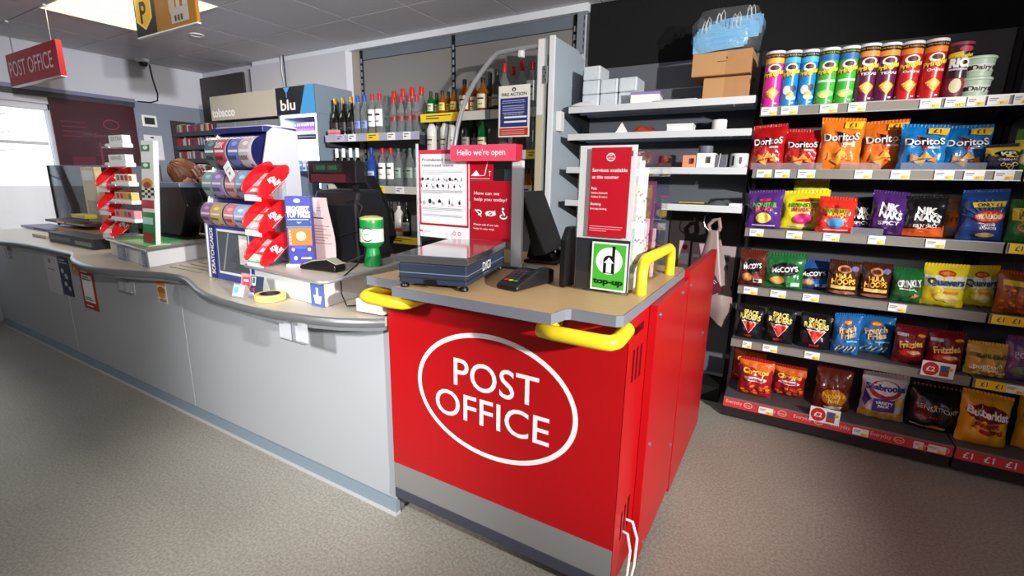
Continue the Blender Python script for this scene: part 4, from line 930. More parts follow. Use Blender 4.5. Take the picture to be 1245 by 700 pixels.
# third shelf
def rollbox(x, y, z, w, d_, h, mat, lab, bar=True):
    t = T('label_roll_box', lab, 'box', (x, y, z)); MB().box(-w/2, w/2, -d_/2, d_/2, 0, h, mat).build('box', t, bevel=.002)
    if bar:
        p = MB().on(frame((-w/2, -d_/2-.0005, 0), XA, ZA, (0, -1, 0)))
        for k in range(7): p.rect(w*.5+.004*k, w*.5+.004*k+.0022, h*.3, h*.75, KINK)
        p.build('barcode_print', t)
    return t
rollbox(-.54, 2.95, GZ[2]+.001, .072, .08, .068, ink(236, 150, 110), 'small orange carton with a barcode on the third shelf')
rollbox(-.452, 2.95, GZ[2]+.001, .095, .09, .078, PAPER, 'white carton with barcodes on the third shelf')
t = T('paper_roll', 'grey paper roll standing on the white barcode carton', 'roll', (-.462, 2.95, GZ[2]+.080)); MB().lathe([(.036, 0), (.038, .004), (.038, .036), (.034, .04)], M('grey_roll', (110, 112, 126), .5), 20).build('roll', t, smooth=True); MB().lathe([(.012, .0395), (.012, .0412), (.006, .0412)], BLKM, 12, cap=False).build('core', t)
t = T('grey_box', 'dark grey box with a white cord right of the barcode carton', 'box', (-.372, 2.96, GZ[2]+.001)); MB().box(-.03, .03, -.04, .05, 0, .07, M('grey_box', (98, 102, 110), .5)).build('box', t, bevel=.003); MB().tube([(-.012, -.043, .002), (-.01, -.043, .04), (-.006, -.043, .075)], .002, WPLAS, 6).build('cord', t)
t = T('label_roll', 'shiny white label roll at the right end of the third shelf', 'roll', (-.285, 2.95, GZ[2]+.001)); MB().lathe([(.044, 0), (.047, .003), (.047, .07), (.044, .075)], M('glossy_white_label', (215, 218, 222), .2, coat=.4), 26).build('roll', t, smooth=True)
p = MB(); p.map = lambda u, v, L: (.0474*math.cos(-PI/2+u), .0474*math.sin(-PI/2+u), v); p.rect(-.75, -.45, .01, .062, KINK, 5); p.rect(.1, .4, .02, .055, ink(60, 60, 66), 5); p.build('label_print', t); MB().lathe([(.018, .0745), (.018, .0762), (.012, .0762)], BLKM, 14, cap=False).build('core', t)
# fourth shelf
t = T('magazine_pile', 'yellow and black magazine lying on the fourth stock shelf', 'magazine', (-.51, 2.96, GZ[3]+.001), .08); MB().box(-.075, .075, -.055, .055, 0, .008, M('magazine_black', (40, 40, 40), .4)).build('pages', t); MB().box(-.07, .07, -.0555, .05, .0082, .012, ink(214, 200, 70)).build('cover', t)
crumple('grey_bag', -.36, 2.965, GZ[3], .15, .12, .04, M('grey_film', (92, 98, 104), .25, coat=.4), 'crumpled grey plastic bag on the fourth stock shelf', 'bag', 12)
tag(MB().box(-.03, .03, -.04, .04, 0, .014, PAPER).build('white_tag', loc=(-.275, 2.94, GZ[3]+.001)), 'small white card pack at the right of the fourth shelf', 'card')
# dark wall board below with leaflets and the hanging carrier bag
WB = M('dark_brown_board', (52, 42, 42), .6)
lf = T('leaflet_board', 'dim brown board with pinned leaflets under the stock shelves', 'board', (-.46, 3.255, .95)); MB().box(-.22, .196, -.006, .006, -.28, .22, WB).build('board', lf)
def leaf(x0, x1, z0, z1, mat, marks):
    b = MB().box(x0+.46, x1+.46, -.009, -.0065, z0-.95, z1-.95, mat)
    b.on(frame((x0+.46, -.0094, z0-.95), XA, ZA, (0, -1, 0))); marks(b, x1-x0, z1-z0); b.build('leaflet', lf)
leaf(-.612, -.545, .78, .985, ink(206, 176, 184), lambda b, w, h: (b.disc(w*.55, h*.8, .018, .018, ink(170, 30, 50)), b.rect(w*.1, w*.95, h*.25, h*.6, WINK)))
leaf(-.53, -.42, .74, .98, ink(200, 172, 180), lambda b, w, h: (b.rect(.01, .05, h*.6, h*.68, WINK),))
leaf(-.40, -.27, .72, .97, ink(176, 156, 160), lambda b, w, h: [b.rect(.02, w*.75, h*.2+.05*k, h*.2+.05*k+.03, ink(70, 96, 70)) for k in range(3)])
cb = T('carrier_bag', 'translucent white carrier bag with a burgundy label hanging on a hook', 'bag', (-.385, 3.06, 1.08))
BAGM = M('milky_film', (150, 132, 128), .4)  # white film darkened, the shade it hangs in is put into the colour
def cbf(u, v):
    a = 2*PI*u; z = -v*.54; w_ = .03+.085*min(1, v*1.5)**1.1-(.06*max(0, v-.8)/.2 if v > .8 else 0); dp = .014+.05*min(1, v*1.4)-(.05*max(0, v-.8)/.2 if v > .8 else 0)
    return (w_*math.cos(a)*(1+.08*math.sin(7*a+6*v))+.02*v+.03*v*v, dp*math.sin(a)*(1+.1*math.sin(5*a)), z+.05*v*math.cos(a)*-1)
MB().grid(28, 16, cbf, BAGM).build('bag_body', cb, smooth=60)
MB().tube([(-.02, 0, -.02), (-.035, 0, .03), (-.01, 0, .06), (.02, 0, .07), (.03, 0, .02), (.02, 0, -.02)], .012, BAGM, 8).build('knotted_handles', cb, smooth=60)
MB().tube([(-.06, .14, .09), (-.06, .0, .085), (-.06, -.02, .05), (-.05, -.02, .02), (-.03, -.01, .0)], .003, STEEL, 6).build('wire_hook', cb)
p = MB().on(frame((.0, -.078, -.40), Vector((.84, .0, .5)).normalized(), Vector((-.5, 0, .84)).normalized(), (0, -1, 0))); p.rect(0, .11, 0, .13, ink(90, 28, 44)); p.text('Prem', .012, .04, .034, ink(220, 200, 200), w=.09, rot=.2); p.build('burgundy_label', cb)
# ================================================================ things on the red counter
ZT = 1.0205
NAVY = M('navy_grey_plastic', (42, 52, 70), .42)
sc = T('parcel_scale', 'navy parcel scale with a shiny steel platform on the oak counter top', 'scale', (-.9735, 1.297, ZT), math.radians(15.5))
w, dp = .118, .215
MB().box(-w+.006, w-.006, -dp+.01, dp-.01, .014, .078, NAVY).build('body', sc, bevel=.005)
MB().box(-w+.004, w-.004, -dp+.008, dp-.008, .047, .0495, M('seam_line_blue', (110, 128, 150), .4)).box(-w+.004, w-.004, -dp+.008, dp-.008, .032, .0335, BLKM).build('seam_lines', sc)
MB().box(-w, w, -dp, dp, .080, .104, M('polished_steel', (200, 200, 202), .13, .95)).build('steel_platform', sc, bevel=.004)
for sx in (-1, 1):
    for sy in (-1, 1):
        MB().lathe([(.013, 0), (.015, .004), (.013, .010), (.008, .011), (.008, .016)], BLACK, 12, c=(sx*(w-.02), sy*(dp-.022), 0)).build('levelling_foot', sc, smooth=True)
MB().box(-.02, .015, -dp+.002, -dp+.011, .012, .03, BLACK).build('level_window', sc)
p = MB().on(frame((w-.0045, -dp, 0), YA, ZA, (1, 0, 0))); p.text('DIGI', .155, .038, .028, WINK, w=.085, bold=.006); p.rect(.158, .22, .028, .031, GINK); p.build('maker_lettering', sc)
# card terminal
ct = T('card_terminal', 'small black card terminal with red, yellow and green keys beside the scale', 'card terminal', (-.712, 1.318, ZT), math.radians(-9))
MB().prism([(-.10, 0), (.10, 0), (.10, .045), (.06, .056), (.0, .050), (-.085, .022), (-.10, .014)], 'x', -.042, .042, M('terminal_black', (24, 25, 28), .4)).build('housing', ct, bevel=.006)
sl = frame((-.034, -.082, .0245), XA, Vector((0, .085, .028)).normalized(), Vector((0, -.31, .95)))
p = MB().on(sl); 
for r_ in range(4):
    for c_ in range(3): p.rect(.008+.018*c_, .021+.018*c_, .018+.014*r_, .028+.014*r_, ink(60, 62, 68))
p.build('keypad', ct, kind='stuff')
for k, c in enumerate(((200, 36, 36), (226, 190, 40), (40, 150, 70))):
    p = MB().on(sl); p.lay = 2; p.rect(.006+.019*k, .022+.019*k, .003, .013, ink(*c)); p.build('coloured_key', ct, label=('red key', 'yellow key', 'green key')[k])
p = MB().on(frame((-.03, .015, .053), XA, Vector((0, .05, .005)).normalized())); p.rect(0, .06, 0, .04, ink(70, 84, 80)); p.build('screen', ct)
# sign frame behind the scale
sf = T('sign_stand', 'clear counter sign stand with pink greeting header and two posters', 'sign', (-1.0, 1.56, ZT))
def S(x, y): q = PY(x, y, 1.56); return q.x+1.0, q.z-ZT
def panel(name, tl, tr, br, bl, yo, base, draw, th=.003):
    (ax, az), (bx, bz), (cx, cz), (dx, dz) = S(*tl), S(*tr), S(*br), S(*bl)
    x0, x1, z0, z1 = (ax+dx)/2, (bx+cx)/2, (cz+dz)/2, (az+bz)/2
    o = MB().box(x0, x1, yo, yo+th, z0, z1, base).build(name, sf)
    p = MB().on(frame((x0, yo-.0003, z0), XA*(x1-x0), ZA*(z1-z0), (0, -1, 0))); draw(p); p.build('print', o); return x0, x1, z0, z1
RI = ink(180, 10, 34); RI2 = ink(214, 40, 70)
def icon(p, u, v, s, kind, m):
    if kind == 0: p.disc(u, v, s*.5, s*.42, m, 10)
    elif kind == 1: p.rect(u-s*.2, u+s*.2, v-s*.4, v+s*.2, m); p.rect(u-s*.1, u+s*.1, v+s*.2, v+s*.45, m)
    elif kind == 2: p.line(u-s*.4, v+s*.3, u+s*.4, v-s*.3, s*.18, m)
    elif kind == 3: p.rect(u-s*.45, u+s*.45, v-s*.2, v+s*.2, m); p.disc(u, v+s*.2, s*.25, s*.2, m, 8)
    else: p.disc(u, v-s*.1, s*.35, s*.3, m, 8); p.line(u, v, u+s*.2, v+s*.45, s*.14, m)
def d(p):
    p.rect(.0, 1, .955, 1, RI2); p.rect(.0, .035, .15, .955, RI2); p.rect(.97, 1, .15, .955, RI2); p.rect(0, 1, .14, .165, RI)
    p.text('Prohibited and', .08, .875, .034, GINK, w=.6, bold=.006); p.text('restricted items', .08, .815, .034, GINK, w=.64, bold=.006)
    for v in (.765, .75, .73, .545, .53, .515, .345, .33, .31, .27, .255): p.rect(.08, .9 if v not in (.73, .515, .31) else .5, v, v+.005, ink(190, 190, 195))
    for row, v, n_ in ((0, .675, 8), (1, .60, 8), (2, .425, 5)):
        for k in range(n_): u = .1+.8*k/(n_-1); icon(p, u, v, .05 if row < 2 else .07, (k*3+row) % 5, ink(40, 40, 46)); p.rect(u-.035, u+.035, v-.05, v-.045, ink(190, 190, 195))
    for k in range(2): p.ring(.8+.1*k, .075, .03, .025, .01, RI2, 12)
    p.rect(.08, .16, .07, .09, RI2); p.text('POST', .2, .07, .02, RI, w=.12)
panel('prohibited_items_poster', (508, 180), (569, 184), (571, 293), (512, 286), .0, ink(242, 242, 246), d)
def d(p): p.text("Hello we're open", .12, .36, .36, WINK, w=.74, bold=.006)
x0, x1, z0, z1 = panel('greeting_header', (554, 178), (632, 175), (632, 195), (554, 197), -.035, ink(236, 70, 100), d, .05)
MB().box(x1-.006, x1+.003, -.03, .014, z0, z1, ink(170, 20, 46)).build('header_end', sf)
def d(p):
    p.poly([(.12, .22), (.5, .22), (.34, .52)], WINK); p.line(.5, .25, .68, .25, .03, WINK); p.line(.68, .25, .80, .95, .03, WINK); p.text('T', .84, .22, .26, WINK, w=.1); p.rect(.1, .9, .08, .10, WINK)
panel('pictogram_poster', (568, 196), (598, 195.5), (599, 219), (569, 219), .004, RI, d)
def d(p):
    p.text('How can we', .1, .77, .05, WINK, w=.6, bold=.006); p.text('help you today?', .1, .67, .05, WINK, w=.78, bold=.006)
    p.ring(.2, .47, .09, .05, .025, WINK, 14, -1.6, 2.6); p.line(.12, .52, .28, .40, .02, WINK)
    p.disc(.5, .46, .13, .045, WINK, 14); p.disc(.5, .46, .05, .03, RI, 10); p.line(.4, .42, .62, .51, .016, WINK)
    p.ring(.81, .42, .09, .045, .025, WINK, 16, 2.0, 6.6); p.line(.78, .52, .84, .44, .035, WINK); p.disc(.8, .55, .03, .018, WINK, 10)
    p.text('Please ask if we can', .1, .25, .032, WINK, w=.6, bold=.006); p.text('help in any way', .1, .18, .032, WINK, w=.5, bold=.006)
panel('help_poster', (571, 220), (622, 220), (623, 293), (572, 292), .002, RI, d)
(ax, az) = S(598, 206); (bx, bz) = S(622, 220); MB().box(ax, bx, .010, .02, bz, az, ink(66, 78, 92)).box(ax, ax+.05, .006, .011, bz, az, BLKM).build('dark_insert', sf)
(ax, az) = S(622.5, 195); (bx, bz) = S(632.5, 326); MB().box(ax, bx+.002, .0, .014, .0, az, M('pale_post', (206, 208, 214), .35)).build('post', sf, bevel=.002)
(ax, az) = S(555, 180); MB().box(ax-.09, bx, .008, .0105, .0, az, PERSPEX).build('clear_backing', sf)
MB().box(ax-.10, bx, -.02, .07, .0, .006, M('sign_base', (60, 62, 68), .4)).build('base', sf, bevel=.002)
(cx, cz) = S(509, 178); (ex, ez) = S(512, 288); MB().tube([(cx-.006, -.004, cz+.01), (ex-.01, -.004, ez-.02), (ex-.01, .0, .005)], .006, glassy('clear_edge', (236, 240, 244), .1, .05, haze=.3), 8).build('clear_edge_rail', sf)

# leaflet dispenser
X0, X1, Y0, Y1, HT = -.566, -.392, 1.362, 1.80, .437
ld = T('leaflet_dispenser', 'clear leaflet dispenser with a red services poster and a green sign', 'leaflet holder', ((X0+X1)/2, (Y0+Y1)/2, ZT))
hx, hy = (X1-X0)/2, (Y1-Y0)/2
MB().box(-hx, hx, -hy, -hy+.003, 0, HT, PERSPEX).build('front_sheet', ld)
MB().box(hx-.003, hx, -hy+.003, hy, 0, HT-.015, PERSPEX).build('side_sheet', ld)
MB().box(-hx, hx, -hy, hy, 0, .004, PERSPEX).build('base', ld)
MB().box(-hx+.002, hx-.004, -hy+.0045, -hy+.0075, .006, .162, M('smoke_grey_card', (40, 42, 48), .5)).build('dark_lower_card', ld)
MB().box(-hx, -hx+.035, -hy+.008, -hy+.012, .006, HT-.004, WPLAS).box(hx-.014, hx-.003, -hy+.008, -hy+.012, .006, HT-.004, WPLAS).box(-hx+.035, hx-.014, -hy+.008, -hy+.011, HT-.02, HT-.004, WPLAS).box(-hx+.035, hx-.014, -hy+.008, -hy+.011, .16, .176, WPLAS).build('white_inner_frame', ld)
MB().box(-hx+.02, hx-.03, -hy+.03, -hy+.036, .005, HT-.01, BLACK).build('black_divider', ld)
def d(p):
    p.ring(.5, .895, .11, .045, .012, WINK, 24); p.text('POST', .5, .902, .016, WINK, 'c', w=.1, bold=.006); p.text('OFFICE', .5, .878, .014, WINK, 'c', w=.14, bold=.006)
    p.text('Services available', .05, .735, .038, WINK, w=.88, bold=.006); p.text('at this counter', .05, .66, .036, WINK, w=.68, bold=.006)
    p.text('Post', .05, .535, .03, WINK, w=.14, bold=.006); p.text('Letters & parcels', .05, .49, .022, WINK, w=.42); p.text('Collect & return', .05, .445, .022, WINK, w=.42)
    p.text('Banking', .05, .36, .028, WINK, w=.27, bold=.006); p.text('Everyday banking', .05, .31, .022, WINK, w=.42)
    for k, e in enumerate((.9, .86, .5)): p.rect(.05, e, .115-.025*k, .122-.025*k, ink(236, 170, 180))
xa, xb = PY(717, 235, Y0), PY(783.5, 235, Y0); za, zb = PY(750, 289, Y0).z-ZT, PY(752, 179, Y0).z-ZT
a, b = xa.x-(X0+X1)/2, hx-.016
o = MB().box(a, b, -hy-.0016, -hy-.0004, za, zb, RI).build('services_poster', ld); p = MB().on(frame((a, -hy-.0018, za), XA*(b-a), ZA*(zb-za), (0, -1, 0), .00025)); d(p); p.build('print', o)
def d(p):
    p.rect(.05, .95, .035, .965, ink(66, 176, 50)); p.disc(.5, .62, .37, .28, WINK, 32); p.rect(.34, .66, .36, .62, KINK); p.disc(.5, .62, .16, .12, KINK, 24); p.rect(.58, .66, .5, .93, KINK)
    p.rect(.43, .57, .38, .60, WINK); p.poly([(.36, .58), (.64, .58), (.5, .70)], WINK); p.text('top-up', .5, .14, .115, KINK, 'c', w=.84, bold=.05)
xa, xb = PY(719, 325, Y0).x-(X0+X1)/2, PY(762.5, 325, Y0).x-(X0+X1)/2; za, zb = .008, PY(743, 295, Y0).z-ZT
o = MB().box(xa, xb, -hy-.002, -hy-.0005, za, zb, WPLAS).build('top_up_sign', ld); p = MB().on(frame((xa, -hy-.0023, za), XA*(xb-xa), ZA*(zb-za), (0, -1, 0), .0002)); d(p); p.build('print', o)
lf = [(-.15, PAPER, .40, .0), (-.13, ink(244, 244, 246), .385, 1), (-.11, PAPER, .39, 0), (-.085, ink(236, 236, 240), .36, 1), (-.06, PAPER, .37, 0), (-.03, ink(226, 228, 236), .20, 1), (.0, ink(240, 180, 190), .21, 2), (.05, ink(120, 60, 90), .33, 2), (.10, ink(236, 190, 196), .17, 2), (.15, ink(60, 60, 90), .27, 1)]
LFL = ['frontmost tall white leaflet bundle in the clear dispenser', 'second white leaflet bundle in the clear dispenser', 'third white leaflet bundle in the clear dispenser', 'fourth white leaflet bundle, slightly shorter, in the dispenser', 'fifth white leaflet bundle in the clear dispenser', 'short pale leaflet bundle in the middle of the dispenser', 'short pink leaflet bundle in the middle of the dispenser', 'tall plum coloured leaflet at the back of the dispenser', 'short pale pink leaflet at the back of the dispenser', 'dark blue leaflet rearmost in the clear dispenser']
for k, (y, m, h, kind) in enumerate(lf):
    t = T('leaflet', LFL[k], 'leaflet', ((X0+X1)/2+.004, (Y0+Y1)/2+y, ZT+.0045), 0, 'leaflets in the clear dispenser')
    MB().box(-.055, hx-.012, -.008, .008, 0, h, m).build('pages', t)
    p = MB().on(frame((hx-.0115, -.008, 0), YA, ZA, (1, 0, 0), .0001))
    for j in range(4): p.rect(.002, .014, h*(.2+.18*j), h*(.2+.18*j)+.006, GINK if kind < 2 else ink(150, 30, 50))
    p.build('print', t)
# staff terminal and papers behind the scale
st = T('staff_terminal', 'black staff terminal on a stand at the back of the oak top', 'terminal', (-.905, 1.80, ZT), .15)
MB().prism([(.07, .045), (-.035, .29), (-.05, .28), (.02, .035)], 'y', -.15, .12, BLACK).build('screen_housing', st, bevel=.004)
MB().box(-.04, .1, -.1, .1, 0, .012, BLACK).prism([(-.05, .012), (.07, .012), (.0, .10), (-.03, .10)], 'y', -.04, .04, BLACK).build('stand', st, bevel=.003)
tr = T('paper_tray', 'low black tray at the rear of the oak top', 'tray', (-.765, 1.915, ZT), .05)
MB().box(-.10, .085, -.05, .055, 0, .04, BLACK).build('tray', tr, bevel=.003)
tag(MB().box(-.10, .085, -.05, .05, 0, .006, ink(236, 214, 200)).box(-.09, .02, -.045, .04, .0065, .010, ink(226, 170, 140)).box(.0, .08, -.05, .03, .0065, .012, ink(190, 220, 200)).build('leaflet_pile', loc=(-.765, 1.915, ZT+.042), rz=.1), 'pile of pastel leaflets on the low black tray', 'leaflets')
tag(MB().tube([(-.05, 0, 0), (.05, .012, 0)], .005, WPLAS, 8).build('pen', loc=(-.755, 1.79, ZT+.006)), 'white pen lying before the low black tray', 'pen')
tag(MB().prism([(-.05, 0), (.05, 0), (.05, .16), (.03, .19), (-.02, .19), (-.05, .15)], 'x', -.012, .012, BLACK).build('handset', loc=(-.60, 1.40, ZT), bevel=.006), 'black upright handset against the left side of the dispenser', 'handset')
tag(MB().box(-.075, .055, -.075, .09, .008, .058, M('tray_white', (232, 230, 226), .4)).box(-.06, .04, -.06, .07, 0, .008, BLKM).build('white_tray', loc=(-1.30, 1.275, .851), rz=.06, bevel=.005), 'small white box under the left yellow rail, on the long counter', 'box')
# ================================================================ things on the long counter
ZL = .8515
PLW = M('plinth_white', (226, 226, 228), .4); PLT = M('plinth_top', (200, 192, 178), .4)
pa = T('till_plinth', 'white till plinth with a rounded silver edge at the right of the counter', 'plinth', (-1.529, 1.185, ZL), 0)
MB().prism([(0, 0), (-.10, .60), (-.525, .60), (-.525, .045)], 'z', 0, .098, PLW).build('plinth_box', pa, bevel=.002)
MB().prism([(-.55, .04), (-.545, .015), (-.02, -.032), (.014, -.032), (.032, -.016), (.034, .02), (-.066, .62), (-.55, .62)], 'z', .099, .114, PLT).build('top_board', pa)
MB().tube([(-.55, .06, .1075), (-.548, .025, .1075), (-.535, .013, .1075), (-.3, -.008, .1075), (-.02, -.032, .1075), (.008, -.034, .1075), (.025, -.024, .1075), (.034, -.006, .1075), (.033, .025, .1075), (-.066, .62, .1075)], .0078, M('plinth_silver_edge', (196, 198, 202), .3, .6), 10).build('silver_edge', pa, smooth=60)
o = MB().box(-.075, .001, -.0065, -.0045, -.0, .092, ink(84, 104, 176)).build('blue_price_holder', pa)
p = MB().on(frame((-.075, -.0068, 0), XA, ZA, (0, -1, 0)))
p.poly([(.016, .045), (.064, .043), (.056, .012), (.024, .012)], WINK); p.rect(.034, .04, .043, .074, WINK); p.rect(.040, .047, .043, .074, WINK); p.rect(.034, .047, .07, .076, WINK)
for k in range(3): p.rect(.02, .058, .02+.007*k, .0215+.007*k, ink(84, 104, 176))
p.build('basket_pictogram', o)
ZP = ZL+.1155
pb = T('left_plinth', 'pale plinth with a green topped counter mat, left part of the counter', 'plinth', (-3.3, 1.45, ZL))
pol = [(-2.985, 1.205), (-3.66, 1.285), (-3.72, 1.33), (-3.66, 1.74), (-3.16, 1.74)]
MB().prism([(x+3.3, y-1.45) for x, y in pol], 'z', 0, .088, PLW).build('plinth_box', pb)
c_ = Vector((-3.43, 1.46)); big = [((x-c_.x)*1.05+c_.x, (y-c_.y)*1.05+c_.y) for x, y in pol]
MB().prism([(x+3.3, y-1.45) for x, y in big], 'z', .0885, .102, M('plinth_b_top', (170, 172, 150), .4)).build('top_board', pb)
MB().tube([(x+3.3, y-1.45, .096) for x, y in big]+[(big[0][0]+3.3, big[0][1]-1.45, .096)], .0085, SILV, 8).build('silver_edge', pb)
MB().prism([(x+3.3, y-1.45) for x, y in [(-3.04, 1.225), (-3.62, 1.30), (-3.60, 1.50), (-3.22, 1.50)]], 'z', .1022, .106, M('green_mat', (70, 176, 110), .5)).build('green_mat', pb)
for (x, y, rz, w, lab) in ((-3.36, 1.235, -.11, .15, 'grey printed label stuck on the left plinth front'), (-2.99, 1.196, -.11, .075, 'dark printed label hanging at the left plinth corner')):
    t = T('plinth_label', lab, 'label', (x, y-.006, ZL+.002), rz); MB().box(-w/2, w/2, -.0012, 0, 0, .08, ink(110, 120, 140)).build('card', t)
    p = MB().on(frame((-w/2, -.0015, 0), XA, ZA, (0, -1, 0))); lines(p, w*.1, w*.9, .01, .07, 6, ink(200, 205, 215), .4, 4); p.build('print', t)

# ---------------------------------------------------------------- chocolate bar display stands
REDP = M('glossy_red_plastic', (210, 16, 26), .22, coat=.5)
def choc_stand(name, lab, loc, rz, tiers, gap, fronts, sc_=1.0):
    t = T(name, lab, 'display stand', loc, rz); t.scale = (sc_, sc_, sc_)
    for k, (yc, zc) in enumerate(tiers):
        ang = math.radians(40)
        tier = MB()
        def cheek(x, th, oy=0.0, oz=0.0):
            pts = [(yc+oy+.098*math.cos(a)*math.cos(ang)-.036*math.sin(a)*math.sin(ang), zc+oz+.098*math.cos(a)*math.sin(ang)+.036*math.sin(a)*math.cos(ang)) for a in [2*PI*i/28 for i in range(28)]]
            return MB().prism(pts, 'x', x, x+th, REDP)
        base = MB(); dy, dz = math.cos(ang), math.sin(ang)
        def along(s, q): return (yc+s*dy-q*dz, zc+s*dz+q*dy)
        base.prism([along(-.085, -.026), along(.085, -.026), along(.085, -.020), along(-.085, -.020)], 'x', -gap, 0, REDP)
        base.prism([along(.070, -.02), along(.080, -.02), along(.080, .02), along(.070, .02)], 'x', -gap, 0, REDP)
        tr_ = base.build('tray', t)
        cheek(0.0005, .006).build('side_cheek', tr_, bevel=.002); cheek(-gap-.0065, .006, .004, .014).build('side_cheek', tr_, bevel=.002)
        # printed logo on the outer cheek
        mp = lambda u, v, L: (.0070+.0003*L, yc+u*dy-v*dz, zc+u*dz+v*dy)
        p = MB().on(mp)
        p.text('Kit', -.006, .002, .018, WINK, 'c', w=.036, rot=-.2, bold=.07); p.text('Kat', .004, -.021, .018, WINK, 'c', w=.036, rot=-.2, bold=.07); p.rect(-.045, .05, -.030, -.0275, ink(240, 170, 170)); p.build('logo_print', tr_)
        for s in range(3):
            b = MB(); c = along(-.062+.045*s, -.008); tf = Matrix.Translation((0, c[0], c[1])) @ Matrix.Rotation(ang, 4, 'X')
            b.cbox((-gap/2, 0, 0), (gap*.92, .04, .018), fronts[(k+s) % len(fronts)] if s else fronts[k % len(fronts)], tf); b.cbox((-gap/2, 0, .0095), (gap*.5, .022, .0006), WINK, tf); b.build('chocolate_bar', tr_, bevel=.002)
        f = along(-.090, -.012); MB().box(-gap, 0, f[0]-.004, f[0], f[1]-.018, f[1]+.008, M('label_lip', (236, 226, 226), .3)).build('label_lip', tr_)
    MB().box(-gap*.8, -gap*.2, tiers[0][0]+.055, tiers[0][0]+.075, .0042, tiers[0][1]+.02, glassy('clear_post', (236, 240, 244), .08, .05, haze=.1)).build('back_post', t)
    MB().box(-gap-.005, .005, tiers[-1][0]-.06, tiers[0][0]+.085, 0, .004, glassy('clear_post')).build('base', t)
    return t
PINKB = ink(226, 90, 100); PALEB = ink(236, 190, 196); MINTB = ink(170, 220, 190)
choc_stand('chocolate_stand', 'three tier red chocolate stand beside the scratchcard dispenser', (-1.925, 1.262, ZP), 0, [(.012, .363), (.0, .215), (-.006, .073)], .112, [PINKB, PALEB, MINTB])
choc_stand('chocolate_stand', 'three tier red chocolate stand on the left green mat plinth', (-3.66, 1.375, ZL+.107), .1, [(.012, .361), (.0, .22), (-.006, .072)], .115, [MINTB, PALEB, WINK])

# ---------------------------------------------------------------- scratchcard dispenser
sd = T('scratchcard_dispenser', 'tall blue scratchcard dispenser with six curved ticket windows', 'dispenser', (-2.268, 1.34, ZL))
BLUP = M('dispenser_blue', (62, 78, 160), .4); NAVP = M('dispenser_navy', (40, 44, 104), .4); SIDEG = M('dispenser_silver', (196, 198, 204), .35, .3)
hw = .195
side = [(-.095, 0), (-.085, .27), (.02, .69), (.05, .715), (.17, .705), (.17, 0)]
for x in (-hw-.012, hw): MB().prism(side, 'x', x, x+.012, SIDEG).build('side_cheek', sd, bevel=.003)
MB().prism([(-.085, .0), (-.075, .27), (.165, .27), (.165, .0)], 'x', -hw, hw, BLUP).build('lower_housing', sd)
MB().prism([(-.06, .27), (.035, .69), (.165, .69), (.165, .27)], 'x', -hw, hw, NAVP).build('upper_housing', sd)
MB().box(-hw-.006, hw+.006, .0, .17, .69, .715, NAVP).box(-hw-.012, hw+.012, .02, .17, .7152, .72, WPLAS).build('top_cap', sd, bevel=.004)
fz = Vector((0, .010, .27)).normalized(); fm = frame((-hw, -.0865, .002), XA, fz, Vector((0, -1, .037)).normalized())
p = MB().on(fm); p.rect(0, .055, 0, .268, NAVP); p.text('SCRATCHCARDS', .04, .02, .026, WINK, rot=PI/2, w=.225, bold=.04); p.build('lettering_strip', sd)
p = MB().on(fm); p.lay = 6; p.rect(.08, .345, .03, .245, WPLAS); p.build('window_frame', sd)
p = MB().on(fm); p.lay = 12; p.rect(.09, .335, .042, .234, M('window_dark', (88, 94, 100), .15, coat=.5)); p.rect(.265, .33, .09, .225, ink(232, 226, 220)); p.poly([(.12, .05), (.135, .05), (.19, .23), (.178, .23)], ink(140, 146, 150)); p.build('display_window', sd)
rows = [(.315, .075, -.072), (.455, .088, -.04), (.60, .095, -.006)]
TCK = {0: [(170, 130, 170), (226, 190, 120), (236, 150, 150), (180, 200, 236)], 1: [(150, 186, 180), (170, 150, 200), (240, 170, 170), (150, 200, 226)], 2: [(96, 124, 120), (206, 84, 96), (116, 130, 196), (216, 196, 190)]}
rr = random.Random(4)
for k, (zc, r_, y0) in enumerate(rows):
    for c in range(2):
        xa = -hw+.006+(hw-.002)*c; xb = xa+hw-.012
        b = MB(); b.grid(1, 14, lambda u, v: (xa+(xb-xa)*u, y0+.02-r_*.72*math.cos(-1.25+2.5*v), zc+r_*.78*math.sin(-1.25+2.5*v)), M('ticket_roll_base', (206, 206, 216), .3))
        dr_ = b.build('ticket_window', sd, smooth=60)
        p = MB(); p.map = lambda u, v, L: (xa+(xb-xa)*u, y0+.0185-.0004*L-r_*.72*math.cos(-1.25+2.5*v), zc+r_*.78*math.sin(-1.25+2.5*v))
        for j in range(2):
            col = TCK[k][2*c+j]; p.rect(.02+.49*j, .49+.49*j, .06, .96, ink(*col), 1, 12); p.rect(.06+.49*j, .45+.49*j, .5, .56, WINK, 1, 2); p.disc(.28+.49*j, .72, .12, .06, ink(*[min(255, v+50) for v in col])); p.disc(.38+.49*j, .16, .05, .04, KINK)
            for q in range(5): p.rect(.06+.49*j+.07*q, .1+.49*j+.07*q, .3+.04*rr.random(), .42, ink(*[int(v*.6) for v in col]), 1, 2)
        if k == 2 and c == 0: p.text('20X', .55, .62, .14, WINK, w=.36, bold=.05)
        p.build('ticket_print', dr_)
        c2 = MB(); c2.grid(1, 10, lambda u, v: (xa-.004+(xb-xa+.008)*u, y0+.010-r_*.72*math.cos(-1.25+2.5*v)-.004, zc+r_*.80*math.sin(-1.25+2.5*v)), glassy('curved_clear_cover', (253, 253, 255), .07, .04)); c2.build('clear_cover', dr_, smooth=60)
q = PY(282, 208, 1.245); t = T('hanging_price_tag', 'small white tag tilted on the scratchcard dispenser front', 'tag', (q.x, 1.232, q.z), 0)
